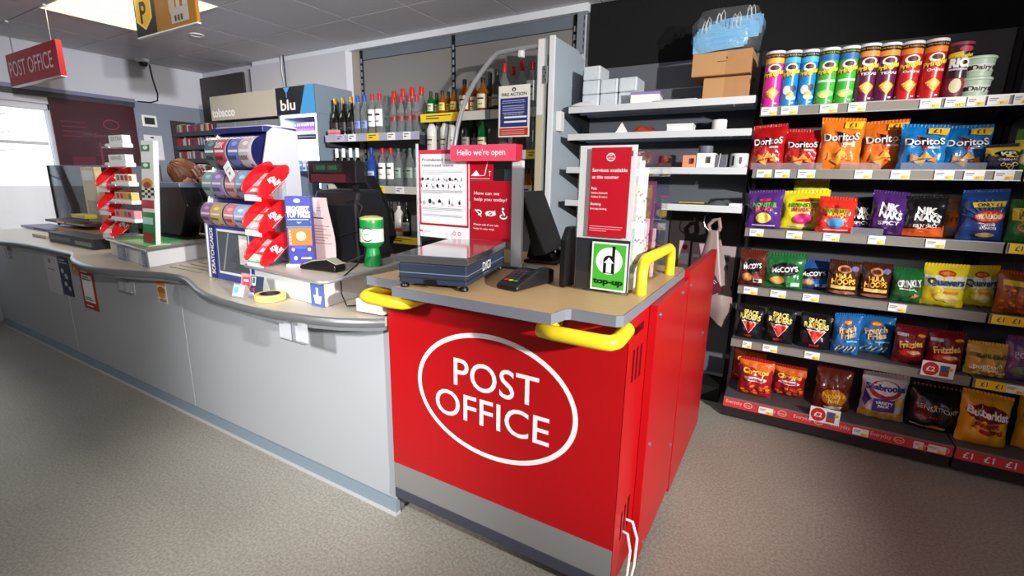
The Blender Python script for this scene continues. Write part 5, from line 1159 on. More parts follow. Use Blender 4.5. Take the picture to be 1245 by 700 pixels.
o = MB(); tf = Matrix.Rotation(math.radians(-35), 4, 'Y'); o.cbox((0, 0, 0), (.05, .002, .075), WPLAS, tf); o.build('tag_card', t); p = MB().on(lambda u, v, L: tuple(tf @ Vector((u, -.0012-.0002*L, v)))); p.rect(-.015, .015, .01, .014, GINK); p.disc(0, -.012, .008, .008, GINK, 10); p.build('print', t)

# ---------------------------------------------------------------- right till group on the plinth
lo = T('lottery_box', 'narrow blue lottery carton with orange panel on the till plinth', 'carton', (-1.835, 1.325, ZP), math.radians(42))
w = .10; MB().box(-w/2, w/2, -.03, .03, .012, .30, ink(56, 60, 150)).build('carton', lo, bevel=.001); MB().box(-w/2-.012, w/2+.012, -.045, .045, 0, .012, WPLAS).build('foot', lo, bevel=.002)
def lot(p, w, h):
    p.text('BIGGEST', w/2, h*.78, .022, WINK, 'c', w=w*.9, bold=.06); p.text('TOP PRIZE', w/2, h*.70, .022, WINK, 'c', w=w*.94, bold=.06); p.rect(w*.06, w*.9, h*.66, h*.67, ink(190, 200, 240)); p.rect(0, w, h*.55, h*.63, ink(120, 160, 220)); p.poly([(0, h*.63), (w*.3, h*.66), (w*.5, h*.6), (w*.75, h*.655), (w, h*.62), (w, h*.56), (0, h*.56)], ink(50, 70, 120))
    p.rect(w*.05, w*.98, h*.28, h*.54, ink(236, 110, 40)); p.disc(w*.55, h*.42, w*.2, h*.07, ink(240, 190, 150)); 
    for k in range(5): p.rect(w*.08, w*.16, h*(.30+.045*k), h*(.325+.045*k), ink(250, 220, 180))
    p.disc(w*.2, h*.22, w*.07, w*.08, ink(240, 150, 160)); p.disc(w*.85, h*.22, w*.07, w*.08, ink(220, 190, 60)); p.disc(w*.5, h*.25, w*.3, h*.025, ink(60, 90, 210)); p.rect(w*.5, w*.92, h*.075, h*.10, WINK); p.disc(w*.28, h*.09, w*.07, h*.03, WINK); p.disc(w*.5, h*.94, w*.14, h*.03, ink(160, 230, 230))
p = MB().on(frame((-w/2, -.0304, .012), XA, ZA, (0, -1, 0))); lot(p, w, .288); p.build('front_print', lo)
p = MB().on(frame((-w/2-.0004, .03, .012), -YA, ZA, (-1, 0, 0))); p.rect(0, .06, .08, .2, ink(200, 205, 240)); p.rect(.01, .05, .2, .24, WINK); p.build('side_print', lo)
tl = T('till', 'black till with a taped letter on its back at the counter end', 'till', (-1.74, 1.60, ZP), math.radians(8))
MB().prism([(-.12, 0), (-.125, .26), (-.10, .325), (.05, .33), (.1, .22), (.12, 0)], 'x', -.19, .06, M('till_black', (17, 17, 20), .38)).build('till_housing', tl, bevel=.012)
MB().box(-.01, .01, -.06, -.04, .31, .39, BLACK).build('display_pole', tl)
dp_ = MB().box(-.24, .04, -.09, -.03, .355, .455, M('display_black', (20, 18, 22), .25)).build('customer_display', tl, bevel=.006)
p = MB().on(frame((-.235, -.0904, .36), XA, ZA, (0, -1, 0))); p.rect(.015, .215, .0, .035, ink(70, 20, 30)); p.rect(.03, .2, .045, .085, ink(16, 30, 26)); p.text('0000  0000', .05, .055, .018, ink(40, 110, 80), w=.12); p.build('display_print', dp_)
MB().tube([(.07, -.129, .2), (.1, -.133, .26), (.06, -.135, .29), (-.0, -.13, .275)], .003, BLKM, 6).build('cable', tl, smooth=60)
MB().tube([(.1, -.135, .02), (.11, -.14, .1), (.06, -.138, .15), (-.04, -.135, .12)], .0025, BLKM, 6).build('cable', tl, smooth=60)
le = T('taped_letter', 'pinkish paper letter taped to the back of the till', 'paper', (-1.845, 1.425, ZP+.004), math.radians(8))
b = MB(); b.grid(6, 10, lambda u, v: (-.09+.18*u+.006*math.sin(5*v)*u, -.012+.010*math.sin(3*v+1)-.012*u*v, v*.29), M('letter_pink', (214, 188, 186), .7)); b.build('sheet', le, smooth=60)
p = MB(); p.map = lambda u, v, L: (-.09+.18*u+.006*math.sin(5*v)*u, -.0126-.0003*L+.010*math.sin(3*v+1)-.012*u*v, v*.29)
for v in (.84, .80): p.rect(.32, .75, v, v+.008, GINK, 4)
p.rect(.4, .78, .68, .695, KINK, 4)
for k in range(7): p.rect(.12, .9-.1*(k % 3), .56-.045*k, .568-.045*k, ink(150, 90, 80), 5)
p.rect(.1, .3, .12, .128, GINK, 3); p.poly([(.25, .985), (.72, .995), (.55, .74)], WINK); p.poly([(.0, .97), (.2, .98), (.1, .86)], WINK); p.build('print', le)
po2 = T('pos_screen', 'black tilted screen of the till facing the staff side', 'screen', (-1.80, 1.80, ZP), 0)
q = lambda x, y: (PY(x, y, 1.80).x+1.80, PY(x, y, 1.80).z-ZP)
MB().prism([q(404, 214), q(447, 213), q(463, 245), q(475, 287), q(470, 297), q(452, 292), q(430, 250)], 'y', -.03, .05, BLACK).build('screen_housing', po2, bevel=.006)
MB().prism([(q(425, 314)[0], .002), (q(470, 312)[0], .002), q(462, 290), q(440, 280)], 'y', -.02, .06, BLACK).build('screen_stand', po2, bevel=.004)
cp = T('charity_cup', 'green charity collecting cup with a round white label', 'collection box', (-1.712, 1.345+.20, ZP), 0)
cp.location = (-1.59, 1.50, ZP); cp.scale = (.93, .93, .95)
GRN = M('charity_green', (18, 132, 60), .35)
MB().lathe([(.044, 0), (.044, .004), (.031, .07), (.030, .085), (.052, .105), (.055, .112)], GRN, 24).build('flared_foot', cp, smooth=True)
MB().lathe([(.055, .1125), (.0555, .20), (.056, .212), (.052, .220), (.0, .222)], GRN, 28, cap=False).build('cup', cp, smooth=True)
MB().lathe([(.054, .2125), (.054, .224), (.03, .232), (0, .233)], M('cream_lid', (206, 196, 130), .4), 24, cap=False).build('lid', cp, smooth=True)
p = MB(); p.map = lambda u, v, L: (.0560*math.cos(u-1.0)+.0003*L*math.cos(u-1.0), .0560*math.sin(u-1.0)+.0003*L*math.sin(u-1.0), v)
p.rect(-1.5, 1.5, .115, .175, ink(214, 216, 206), 24); p.disc(-.15, .150, .55, .033, ink(30, 50, 44), 24); p.disc(-.15, .150, .45, .027, ink(224, 226, 220), 24); p.text('CHARITY', -.15, .147, .007, KINK, 'c', w=.6, bold=.02); p.build('round_label', cp)
hs = T('payment_terminal', 'grey and black hand terminal lying on the till plinth edge', 'terminal', (-1.70, 1.345, ZP), math.radians(8))
hs.location = (-1.695, 1.30, ZP)
MB().prism([(-.085, .0), (.11, .0), (.11, .026), (.06, .046), (-.02, .034), (-.085, .014)], 'y', -.03, .035, BLACK).build('housing', hs, bevel=.006)
MB().prism([(-.07, .019), (-.02, .036), (.06, .048), (.108, .030), (.108, .034), (.062, .053), (-.022, .041), (-.072, .023)], 'y', -.024, .028, M('champagne_grey', (176, 172, 160), .35, .3)).build('top_cover', hs, bevel=.002)
MB().box(-.088, -.07, -.028, .03, .003, .012, WPLAS).box(-.0885, -.08, -.02, .0, .012, .018, ink(200, 60, 60)).build('paper_slot', hs)
tag(MB().tube([(-1.60, 1.36, ZP+.03), (-1.56, 1.42, ZP+.06), (-1.535, 1.36, ZP+.03), (-1.51, 1.25, ZP-.01), (-1.475, 1.22, ZP-.06), (-1.46, 1.23, ZL+.006), (-1.36, 1.33, ZL+.006)], .003, BLKM, 6).build('black_cable', smooth=60), 'black cable hanging over the plinth edge beside the red counter', 'cable')
# small things before the plinth
tp = T('tape_roll', 'roll of yellow tape lying at the front of the long counter', 'tape', (-1.815, 1.142, ZL)); 
MB().lathe([(.040, .002), (.058, .0), (.060, .003), (.060, .024), (.058, .026), (.040, .026), (.040, .002)], M('tape_yellow', (224, 206, 120), .4), 28, cap=False).build('tape', tp, smooth=True)
MB().lathe([(.0398, .0015), (.036, .0015), (.036, .027), (.0398, .027)], M('tape_core', (30, 30, 40), .5), 28, cap=False).build('core', tp, smooth=True)
def stand_card(name, x, y, rz, w, h, col, lab, cat='card'):
    t = T(name, lab, cat, (x, y, ZL), rz)
    MB().prism([(-.02, 0), (.02, 0), (.022, .003), (.0, h), (-.003, h)], 'x', -w/2, w/2, glassy('card_holder_clear', (240, 244, 248), .08, .05, haze=.25)).build('holder', t)
    p = MB().on(frame((-w/2, -.0206, .002), XA, Vector((0, .0185, h)).normalized(), (0, -1, .2))); p.rect(.004, w-.004, .004, h-.004, col); return t, p
t, p = stand_card('card_stand', -1.955, 1.105, .1, .075, .055, ink(190, 220, 232), 'small pale blue leaflet stand at the front of the long counter'); p.disc(.022, .03, .014, .014, ink(110, 190, 200)); p.rect(.04, .07, .008, .044, WINK); p.build('print', t)
t, p = stand_card('card_stand', -1.995, 1.165, .1, .075, .085, ink(240, 150, 150), 'small pink leaflet stand behind the pale blue one'); p.rect(.01, .06, .03, .07, ink(226, 70, 90)); p.rect(.02, .05, .05, .06, WINK); p.disc(.055, .02, .012, .012, ink(246, 200, 120)); p.build('print', t)
t, p = stand_card('lighter_card', -1.905, 1.155, .1, .085, .09, ink(52, 60, 84), 'dark navy blister card standing behind the tape roll'); p.rect(.01, .035, .045, .082, ink(190, 210, 205)); p.rect(.015, .03, .055, .078, ink(60, 100, 90)); p.rect(.012, .034, .015, .035, ink(150, 50, 90)); p.rect(.005, .03, .002, .014, WINK); p.build('print', t)

# ---------------------------------------------------------------- gum stand, monitor and boxes on the left plinth
ZB = ZL+.107
gs2 = T('gum_stand', 'white chewing gum stand with stacked arms on the left plinth', 'display stand', (-3.08, 1.30, ZB-.002), .0)
GW = M('gum_stand_white', (236, 238, 232), .35)
f = lambda x, y: (PY(x, y, 1.30).x+3.08, PY(x, y, 1.30).z-ZB)
b0, b1 = f(177, 292), f(192, 293); t0, t1 = f(174, 170), f(189, 171)
MB().prism([(b0[0], .0), (b1[0], .0), t1, t0], 'y', -.012, .012, GW).build('side_board', gs2)
p = MB(); 
def gm(u, v, L): a = b0[0]+(t0[0]-b0[0])*v; c = b1[0]+(t1[0]-b1[0])*v; return (a+(c-a)*u, -.0124-.0003*L, .002+(t0[1]-.002)*v)
p.map = gm
p.rect(0, 1, .0, .32, ink(40, 140, 80)); p.rect(0, 1, .46, .56, ink(40, 40, 44)); 
for i in range(4):
    for j in range(4):
        if (i+j) % 2: p.rect(.25*i, .25*i+.25, .46+.025*j, .485+.025*j, ink(220, 226, 210))
p.disc(.5, .60, .45, .05, ink(210, 160, 70)); p.disc(.5, .585, .3, .03, ink(180, 60, 40)); p.rect(0, 1, .36, .44, ink(186, 60, 66)); p.rect(.1, .9, .2, .27, ink(170, 220, 210)); p.rect(.1, .9, .02, .12, ink(150, 60, 50))
for v in (.93, .77): p.rect(.1, .8, v-.03, v+.025, ink(70, 150, 90)); p.disc(.45, v, .2, .018, WINK, 12)
p.build('board_print', gs2, kind='stuff')
names = ['EXTRA', 'AIRWAVES', None, None, None]
for k, y in enumerate((176, 200, 224, 246, 268)):
    a = f(140 if k < 2 else 148, y+2); c = f(178, y); x0, z0 = a[0], c[1]
    arm = MB().box(x0, b0[0]+.03, -.05, .0, z0-.012, z0+.012, GW).build('arm', gs2, bevel=.006)
    MB().box(x0-.035, x0+.06, -.054, .004, z0-.014, z0-.002, M('metal_tip', (200, 200, 204), .25, .7)).build('price_rail', arm, bevel=.003)
    col = (GW, GW, ink(236, 226, 200), ink(226, 190, 120), ink(226, 150, 160))[k]
    pk = MB().box(x0+.05, b0[0]+.02, -.044, -.006, z0+.0125, z0+.055, col); pk.on(frame((x0+.05, -.0445, z0+.014), XA, ZA, (0, -1, 0)))
    if names[k]: pk.text(names[k], .03, .012, .02, ink(160, 165, 160), w=.13, bold=.04)
    else:
        for q_ in range(4): pk.rect(.02+.05*q_, .055+.05*q_, .006, .034, ink(*[(200, 60, 50), (226, 150, 50), (120, 140, 60), (180, 40, 90)][(q_+k) % 4]))
    pk.build('gum_packets', arm)
MB().box(b0[0]-.2, b1[0]+.03, -.06, .05, -.0, .004, ink(190, 220, 170)).build('base_plate', gs2)
mo = T('staff_monitor', 'black monitor seen from behind on the left plinth', 'monitor', (-3.36, 1.60, ZL+.1025), 0)
f2 = lambda x, y: (PY(x, y, 1.60).x+3.36, PY(x, y, 1.60).z-(ZL+.1025))
MB().prism([f2(203, 226), f2(231, 226), f2(240, 250), (f2(232, 283)[0], .012), (f2(196, 285)[0], .012)], 'y', -.06, .05, M('monitor_black', (14, 14, 16), .35)).build('monitor_shell', mo, bevel=.008)
MB().prism([f2(198, 221), f2(232, 222), f2(233, 228), f2(198, 228)], 'y', -.07, .06, M('monitor_top', (96, 110, 126), .4)).build('monitor_top', mo, bevel=.004)
MB().box(f2(194, 285)[0], f2(245, 285)[0], -.09, .08, 0, .011, BLACK).build('monitor_foot', mo)
tag(MB().box(-.035, .035, -.03, .03, 0, .10, WPLAS).build('white_dispenser', loc=(-3.19, 1.66, ZL+.103), bevel=.008), 'small white dispenser between the monitor and the scratchcards', 'dispenser')
tag(MB().prism([(-.04, 0), (.04, 0), (.06, .26), (-.03, .27)], 'y', -.004, .004, ink(214, 216, 222)).build('white_paper', loc=(-3.56, 1.67, ZL+.11)), 'white paper standing between the gum stand and monitor', 'paper')
# stacked boxes left of the plinth behind the glass screen
def stackbox(px0, px1, py0, py1, Y, d_, col, lab, marks=None, rz=0.0, z0=None):
    a, b = PY(px0, py1, Y), PY(px1, py1, Y); t_ = PY((px0+px1)/2, py0, Y).z; z = ZL if z0 is None else z0
    t = T('product_box', lab, 'box', ((a.x+b.x)/2, Y+d_/2, z), rz); w = b.x-a.x; h = max(.02, t_-z)
    MB().box(-w/2, w/2, -d_/2, d_/2, 0, h, col).build('carton', t, bevel=.001)
    if marks:
        p = MB().on(frame((-w/2, -d_/2-.0004, 0), XA*w, ZA*h, (0, -1, 0)))
        for u0, u1, v0, v1, c in marks: p.rect(u0, u1, v0, v1, ink(*c))
        p.build('print', t)
    return z+h
stackbox(62, 115, 287, 300, 1.30, .14, ink(26, 26, 30), 'flat black box in front of the stacked boxes', [(.05, .5, .3, .7, (90, 96, 100)), (.6, .95, .2, .6, (120, 130, 120))])
stackbox(42, 58, 286, 299, 1.33, .12, ink(196, 186, 170), 'cream tub box beside the flat black box', [(.1, .9, .6, .9, (220, 190, 150))])
zz = stackbox(30, 68, 280, 296, 1.50, .2, ink(60, 54, 110), 'purple box with cream top at the left of the boxes', [(.02, .4, .2, .8, (150, 150, 196))])
stackbox(58, 105, 270, 282, 1.56, .18, ink(70, 36, 40), 'dark red and purple box on top of the stacked boxes', [(.3, .5, .1, .9, (226, 170, 110)), (.55, .98, .3, .7, (170, 160, 150)), (.0, .28, .3, .7, (90, 60, 40))], z0=ZL+.075)
stackbox(70, 118, 281, 293, 1.50, .18, ink(120, 92, 60), 'brown box with green and orange print below the red one', [(.1, .4, .5, .9, (196, 110, 50)), (.45, .7, .5, .9, (90, 130, 60)), (.75, .98, .1, .9, (180, 186, 190))])
stackbox(88, 104, 261, 268, 1.58, .08, ink(196, 176, 40), 'small yellow packet lying on the topmost box', z0=ZL+.135)
stackbox(107, 123, 203, 260, 1.70, .05, ink(206, 190, 150), 'cream carton standing behind the left chocolate stand', [(.1, .9, .8, .95, (230, 226, 214)), (.15, .85, .3, .5, (170, 150, 120))])
# glass sneeze screen on the far left
gl = T('glass_screen', 'grey glass counter screen with a black left edge, far left', 'screen', (-4.6, 1.58, ZL), 0)
x0, x1 = PY(18, 240, 1.62).x+4.6, -4.0+4.6; zt = PY(60, 201, 1.62).z-ZL
GLS = glassy('tinted_screen_glass', (166, 168, 176), .10, .02, haze=.06, hazecol=(140, 142, 150))
GLY = .19
MB().box(max(x0, -1.5), x1, GLY, GLY+.008, .004, zt, GLS).build('glass_sheet', gl)
MB().box(max(x0, -1.5)-.02, max(x0, -1.5), GLY-.006, GLY+.014, 0, zt+.004, BLKM).box(max(x0, -1.5), x1, GLY-.001, GLY+.009, zt, zt+.006, DGREY).build('black_edge', gl)
# ================================================================ spirits shelves and bottles
SYF = 2.87
SPS = M('spirits_shelf_grey', (96, 98, 104), .4); SPE = M('spirits_shelf_edge', (206, 204, 196), .4); SPEL = M('spirits_shelf_edge_lilac', (176, 176, 196), .4)
LEV = {'upper left': (-3.55, -2.50, 1.695), 'upper right': (-2.478, -1.45, 1.812), 'middle left': (-3.55, -2.50, 1.283), 'middle right': (-2.478, -1.45, 1.545), 'lower left': (-3.55, -2.50, .885), 'lower right': (-2.478, -1.45, 1.195)}
TK = {'upper left': [(408, 418, 'l'), (423, 432, 'w'), (446, 460, 'y'), (471, 480, 'w'), (490, 499, 'w')], 'middle left': [(455, 466, 'y'), (480, 490, 'w')], 'lower left': [(467, 506, 'y')],
      'upper right': [(512, 558, 'y'), (590, 596, 'k'), (608, 614, 'k')], 'middle right': [(640, 656, 'y')], 'lower right': [(640, 652, 'y')]}
for nm, (x0, x1, z) in LEV.items():
    s = MB().box(x0, x1, SYF+.006, 3.25, z-.02, z, SPS).build('shelf', bb)
    MB().box(x0, x1, SYF, SYF+.006, z-.055, z+.004, SPEL if nm == 'upper left' else SPE).build('shelf_edge', s)
    MB().box(x0, x0+.004, SYF+.01, 3.25, z-.09, z-.02, DGREY).box(x1-.004, x1, SYF+.01, 3.25, z-.09, z-.02, DGREY).build('shelf_bracket', s, kind='stuff')
    for a, b, c in TK[nm]:
        A, B = PY(a, 200, SYF).x, PY(b, 200, SYF).x
        if nm.startswith('upper'): A, B = PY(a, 160, SYF).x, PY(b, 160, SYF).x
        o = MB().box(A, B, SYF-.003, SYF-.0005, z-.054, z+.003, {'y': TICKY, 'w': WINK, 'l': ink(206, 196, 220), 'k': ink(90, 90, 90)}[c]); o.on(frame((A, SYF-.0034, z-.05), XA, ZA, (0, -1, 0)))
        if c != 'k': o.rect((B-A)*.15, (B-A)*.8, .034, .040, ink(60, 60, 50)); o.rect((B-A)*.15, (B-A)*.5, .016, .024, ink(60, 60, 50))
        o.build('price_ticket', s)
MB().box(-3.55, -1.45, 3.0, 3.25, 0, .08, BLKM).build('plinth', bb)
GLC = M('clear_bottle_glass', (232, 240, 240), .03, trans=.88, ior=1.2, spec=.7); GLD = M('dark_bottle_glass', (14, 18, 12), .08, coat=.4); GLG = M('green_bottle_glass', (20, 110, 50), .08, trans=.4, ior=1.2); GLA = M('amber_bottle_glass', (176, 104, 26), .06, trans=.55, ior=1.2); GLB = M('blue_bottle_glass', (60, 96, 190), .06, trans=.5, ior=1.2)
def bmesh_bottle(kind):
    """(profile, glass, cap rings, label)"""
    K = {
     'champagne': ([(.036, 0), (.043, .006), (.043, .13), (.030, .19), (.017, .22), (.015, .30)], GLD, (.016, .20, .312, M('gold_foil', (206, 170, 70), .3, .8)), (.0436, .04, .11, ink(30, 30, 34))),
     'vodka_blue': ([(.036, 0), (.038, .004), (.038, .20), (.020, .235), (.015, .25), (.015, .27)], GLC, (.0165, .262, .31, ink(30, 80, 180)), (.0385, .05, .11, ink(120, 140, 200))),
     'white_red': ([(.036, 0), (.038, .004), (.038, .20), (.018, .24), (.015, .25), (.015, .27)], GLC, (.0165, .262, .31, ink(190, 24, 36)), (.0385, .06, .19, WINK)),
     'clear_red': ([(.036, 0), (.039, .004), (.039, .19), (.018, .235), (.014, .25), (.014, .27)], GLC, (.0165, .26, .315, ink(196, 26, 34)), (.0395, .105, .14, ink(150, 46, 50))),
     'clear_thin': ([(.030, 0), (.032, .004), (.032, .19), (.016, .24), (.013, .25), (.013, .28)], GLC, (.0145, .27, .30, ink(70, 96, 80)), (.0325, .07, .15, ink(140, 160, 150))),
     'small_amber': ([(.026, 0), (.028, .004), (.028, .10), (.013, .13), (.011, .15)], GLA, (.0125, .142, .172, ink(40, 36, 30)), (.0285, .03, .085, ink(216, 196, 90))),
     'small_green': ([(.026, 0), (.028, .004), (.028, .10), (.013, .13), (.011, .15)], GLG, (.0125, .142, .172, ink(50, 40, 34)), (.0285, .03, .085, ink(200, 206, 170))),
     'whisky': ([(.040, 0), (.044, .004), (.044, .15), (.018, .19), (.015, .22)], GLA, (.017, .212, .25, ink(24, 22, 20)), (.0446, .03, .13, ink(226, 214, 180))),
     'white_bottle': ([(.036, 0), (.038, .004), (.038, .17), (.020, .21), (.016, .22), (.016, .25)], M('white_bottle_shell', (224, 222, 216), .3, coat=.3), (.0175, .21, .27, WINK), (.0385, .03, .12, ink(206, 200, 190))),
     'white_stripe': ([(.038, 0), (.040, .004), (.040, .18), (.018, .21), (.015, .22), (.015, .25)], M('white_bottle_shell'), (.0165, .242, .275, ink(60, 56, 60)), (.0405, .03, .06, ink(230, 110, 40))),
     'wine_white': ([(.034, 0), (.037, .004), (.037, .18), (.022, .22), (.0145, .235), (.0145, .30)], GLD, (.0155, .23, .31, WINK), (.0375, .04, .13, ink(216, 220, 216))),
     'dark_spirit': ([(.034, 0), (.037, .004), (.037, .16), (.018, .20), (.0145, .21), (.0145, .25)], GLD, (.0155, .24, .275, ink(30, 28, 28)), (.0375, .04, .11, ink(150, 150, 144))),
     'blue_gin': ([(.034, 0), (.037, .004), (.037, .20), (.018, .235), (.0145, .25), (.0145, .27)], GLB, (.0155, .26, .31, ink(30, 60, 170)), (.0375, .05, .12, ink(160, 180, 220))),
     'green_spirit': ([(.036, 0), (.039, .004), (.039, .16), (.018, .19), (.0145, .21), (.0145, .23)], GLG, (.0155, .22, .265, ink(226, 226, 220)), (.0395, .03, .10, ink(226, 214, 180)))}
    return K[kind]
_bp = {}
def proto_bottle(kind):
    pr, gl, cap, lab = bmesh_bottle(kind)
    t = T('bottle', '', 'bottle', (0, 0, 0)); n = 18
    MB().lathe(pr, gl, n).build('glass_body', t, smooth=True)
    r_, z0, z1, cm = cap
    MB().lathe([(r_*.96, z0), (r_, z0+.003), (r_, z1-.004), (r_*.9, z1)], cm, 14).build('cap', t, smooth=True)
    r_, z0, z1, lm = lab
    p = MB(); p.map = lambda u, v, L: (r_*math.cos(-PI/2+u)+.0003*L*math.cos(-PI/2+u), r_*math.sin(-PI/2+u)+.0003*L*math.sin(-PI/2+u), v)
    p.rect(-1.25, 1.25, z0, z1, lm, 10); p.rect(-.7, .7, z0+(z1-z0)*.62, z0+(z1-z0)*.74, ink(70, 40, 44), 6); p.rect(-.5, .5, z0+(z1-z0)*.25, z0+(z1-z0)*.32, ink(110, 100, 100), 5); p.build('label', t)
    return t
RUNS = [  # kind, picture columns, level, depth, words, size
 ('champagne', [408.8, 418.2, 428], 'upper left', .09, 'dark champagne bottle with gold foil', 1.0),
 ('vodka_blue', [436, 444.3], 'upper left', .08, 'clear bottle with a blue cap', 1.0),
 ('white_red', [453.4, 462.3], 'upper left', .07, 'white labelled bottle with a red cap', 1.0),
 ('clear_thin', [470.5], 'upper left', .08, 'thin clear bottle with a green cap', 1.0),
 ('clear_red', [479, 488, 498, 507], 'upper left', .06, 'front clear bottle with red label', .86),
 ('clear_red', [480, 491, 502, 513], 'upper left', .18, 'tall red capped bottle in back row', 1.12),
 ('small_green', [524, 531], 'upper right', .08, 'little green bottle with a pale label', 1.0),
 ('small_amber', [538, 545, 552], 'upper right', .08, 'little amber bottle with a yellow label', 1.0),
 ('whisky', [565, 576, 587], 'upper right', .08, 'amber whisky bottle with a cream label', .92),
 ('dark_spirit', [595.5, 604], 'upper right', .1, 'dark bottle left of the fire sign', 1.0),
 ('clear_red', [612.5, 623, 633.5], 'upper right', .19, 'red capped bottle behind the fire sign', 1.05),
 ('white_red', [646, 656], 'upper right', .1, 'white labelled bottle right of the fire sign', .95),
 ('wine_white', [411, 419, 427.5, 435.5], 'middle left', .09, 'dark bottle with a white neck', 1.0),
 ('clear_thin', [443.5], 'middle left', .12, 'thin clear bottle', .8),
 ('blue_gin', [452.5], 'middle left', .08, 'slim blue bottle', 1.0),
 ('white_red', [466, 476], 'middle left', .08, 'white labelled red capped bottle', .98),
 ('clear_thin', [485, 492, 499, 505.5], 'middle left', .09, 'clear bottle behind the white poster', 1.0),
 ('white_bottle', [525, 533, 541.5, 549], 'middle right', .08, 'white bottle with a white cap', 1.0),
 ('dark_spirit', [567, 576.5], 'middle right', .09, 'dark bottle with a grey label', .95),
 ('green_spirit', [587], 'middle right', .08, 'green bottle with a white cap', .98),
 ('clear_red', [612, 622], 'middle right', .10, 'red labelled bottle below the fire sign', .9),
 ('clear_thin', [645, 652], 'middle right', .08, 'pale bottle beside the hinge post', .9),
 ('dark_spirit', [467, 476, 494.5], 'lower left', .10, 'dark bottle', 1.0),
 ('white_stripe', [485.5], 'lower left', .06, 'white bottle with an orange stripe', 1.0),
 ('whisky', [641, 650], 'lower right', .08, 'amber bottle with a cream label', .95)]
PLACED = []
for kind, cols, lev, dep, words, s_ in RUNS:
    z = LEV[lev][2]
    for i, px in enumerate(cols):
        yy = {'upper left': 145, 'upper right': 130, 'middle left': 210, 'middle right': 165, 'lower left': 265, 'lower right': 225}[lev]
        rad = max(r_ for r_, _ in bmesh_bottle(kind)[0])*s_; D = dep
        while True:
            p_ = PY(px, yy, SYF+D)
            if D > .32 or not any(l_ == lev and (p_.x-x_)**2+(D-d_)**2 < ((rad+r2)*1.03)**2 for l_, x_, d_, r2 in PLACED): break
            D += .02
        PLACED.append((lev, p_.x, D, rad))
        if len(cols) == 1: lab = 'single %s on the %s spirits shelf' % (words, lev)
        else: lab = '%s from left, %s, %s spirits shelf' % (ORD[i], words, lev)
        if kind not in _bp: _bp[kind] = o = proto_bottle(kind)
        else: o = dup(_bp[kind], (0, 0, 0))
        o.location = (p_.x, SYF+D, z+.001); o.rotation_euler.z = 0; o.scale = (s_, s_, s_); o['label'] = lab; o['group'] = 'bottles on the %s spirits shelf' % lev
tag(MB().box(-.05, .05, -.03, .03, 0, .045, ink(226, 150, 140)).box(-.052, .052, -.031, .031, .012, .02, ink(150, 90, 160)).build('gift_box', loc=(PY(407, 158, SYF+.035).x, SYF+.034, 1.697)), 'small pink and purple box before the champagne bottles', 'box')
# ================================================================ tobacco and vape gantry
GY = 2.85
def G(x, y): q = PY(x, y, GY); return q.x, q.z
gx0, gz1 = G(255, 118); gxm, _ = G(335, 107); gx1, gz1b = G(380.5, 101); _, gzb = G(335, 138)
gxm, gx1 = -4.155, -3.615; gx0 = -5.23; gz1 = 2.115; gz0 = 1.885
tg = T('tobacco_gantry', 'tall cream tobacco gantry with grey shutters behind the counter', 'cabinet', ((gx0+gxm)/2, 3.05, 0)); tc = (gx0+gxm)/2
CREAM = M('gantry_cream', (190, 184, 172), .45); GSID = M('gantry_grey_side', (120, 134, 146), .4)
MB().box(gx0-tc, gxm-.003-tc, GY-3.05, .20, gz0, gz1, CREAM).build('header_box', tg, bevel=.003)
MB().box(gx0-tc, gxm-.003-tc, .0, .20, .03, gz0-.001, M('gantry_body_dark', (46, 48, 54), .5)).build('body', tg)
for k in range(3):
    a = gx0+.02+(gxm-gx0-.03)*k/3; b = gx0+.02+(gxm-gx0-.03)*(k+1)/3-.02
    o = MB().box(a-tc, b-tc, -.17, -.01, .9, gz0-.02, M('shutter_grey', (128, 134, 142), .35)); o.build('shutter', tg, bevel=.003)
p = MB().on(frame((gx0-tc, GY-3.05-.0006, gz0), XA, ZA, (0, -1, 0))); p.text('tobacco', .02, .035, .075, WINK, w=.40, bold=.06); p.build('white_lettering', tg)
vc = T('vape_cabinet', 'lit vape cabinet with black and blue header at the gantry end', 'cabinet', ((gxm+gx1)/2, 3.05, 0)); vcx = (gxm+gx1)/2; W2 = (gx1-gxm)/2
MB().box(-W2, W2, GY-3.05, .20, gz0, gz1+.004, GSID).build('header_box', vc, bevel=.002)
p = MB().on(frame((-W2, GY-3.05-.0022, gz0), XA, ZA, (0, -1, 0))); Wd, Hd = 2*W2, gz1-gz0
p.rect(.004, Wd*.99, .003, Hd, ink(24, 24, 34)); p.poly([(Wd*.6, .003), (Wd*.985, .003), (Wd*.985, Hd), (Wd*.77, Hd)], ink(66, 164, 232)); p.text('blu', Wd*.12, .04, .085, WINK, w=Wd*.38, bold=.03)
p.poly([(Wd*.22, Hd*.99), (Wd*.38, Hd*.99), (Wd*.32, Hd*.82), (Wd*.27, Hd*.82)], ink(80, 170, 236)); p.rect(Wd*.285, Wd*.305, Hd*.62, Hd*.82, ink(80, 170, 236)); p.build('blue_header_print', vc)
MB().box(-W2, -W2+.025, GY-3.05+.01, .2, .05, gz0-.001, GSID).box(W2-.02, W2, GY-3.05+.01, .2, .05, gz0-.001, GSID).box(-W2+.026, W2-.021, .18, .2, .05, gz0-.001, M('vape_back_white', (226, 228, 240), .5)).build('cabinet_sides', vc)
LED = M('led_strip', (214, 216, 255), .5, emit=7.0)
MB().box(-W2+.028, W2-.022, GY-3.05+.012, GY-3.05+.02, gz0-.024, gz0-.004, LED).build('led_strip', vc); MB().box(W2-.040, W2-.022, GY-3.05+.012, GY-3.05+.02, 1.25, gz0-.025, LED).build('led_strip', vc); MB().box(-W2+.027, -W2+.06, GY-3.05+.012, GY-3.05+.02, 1.30, gz0-.025, LED).build('led_strip', vc)
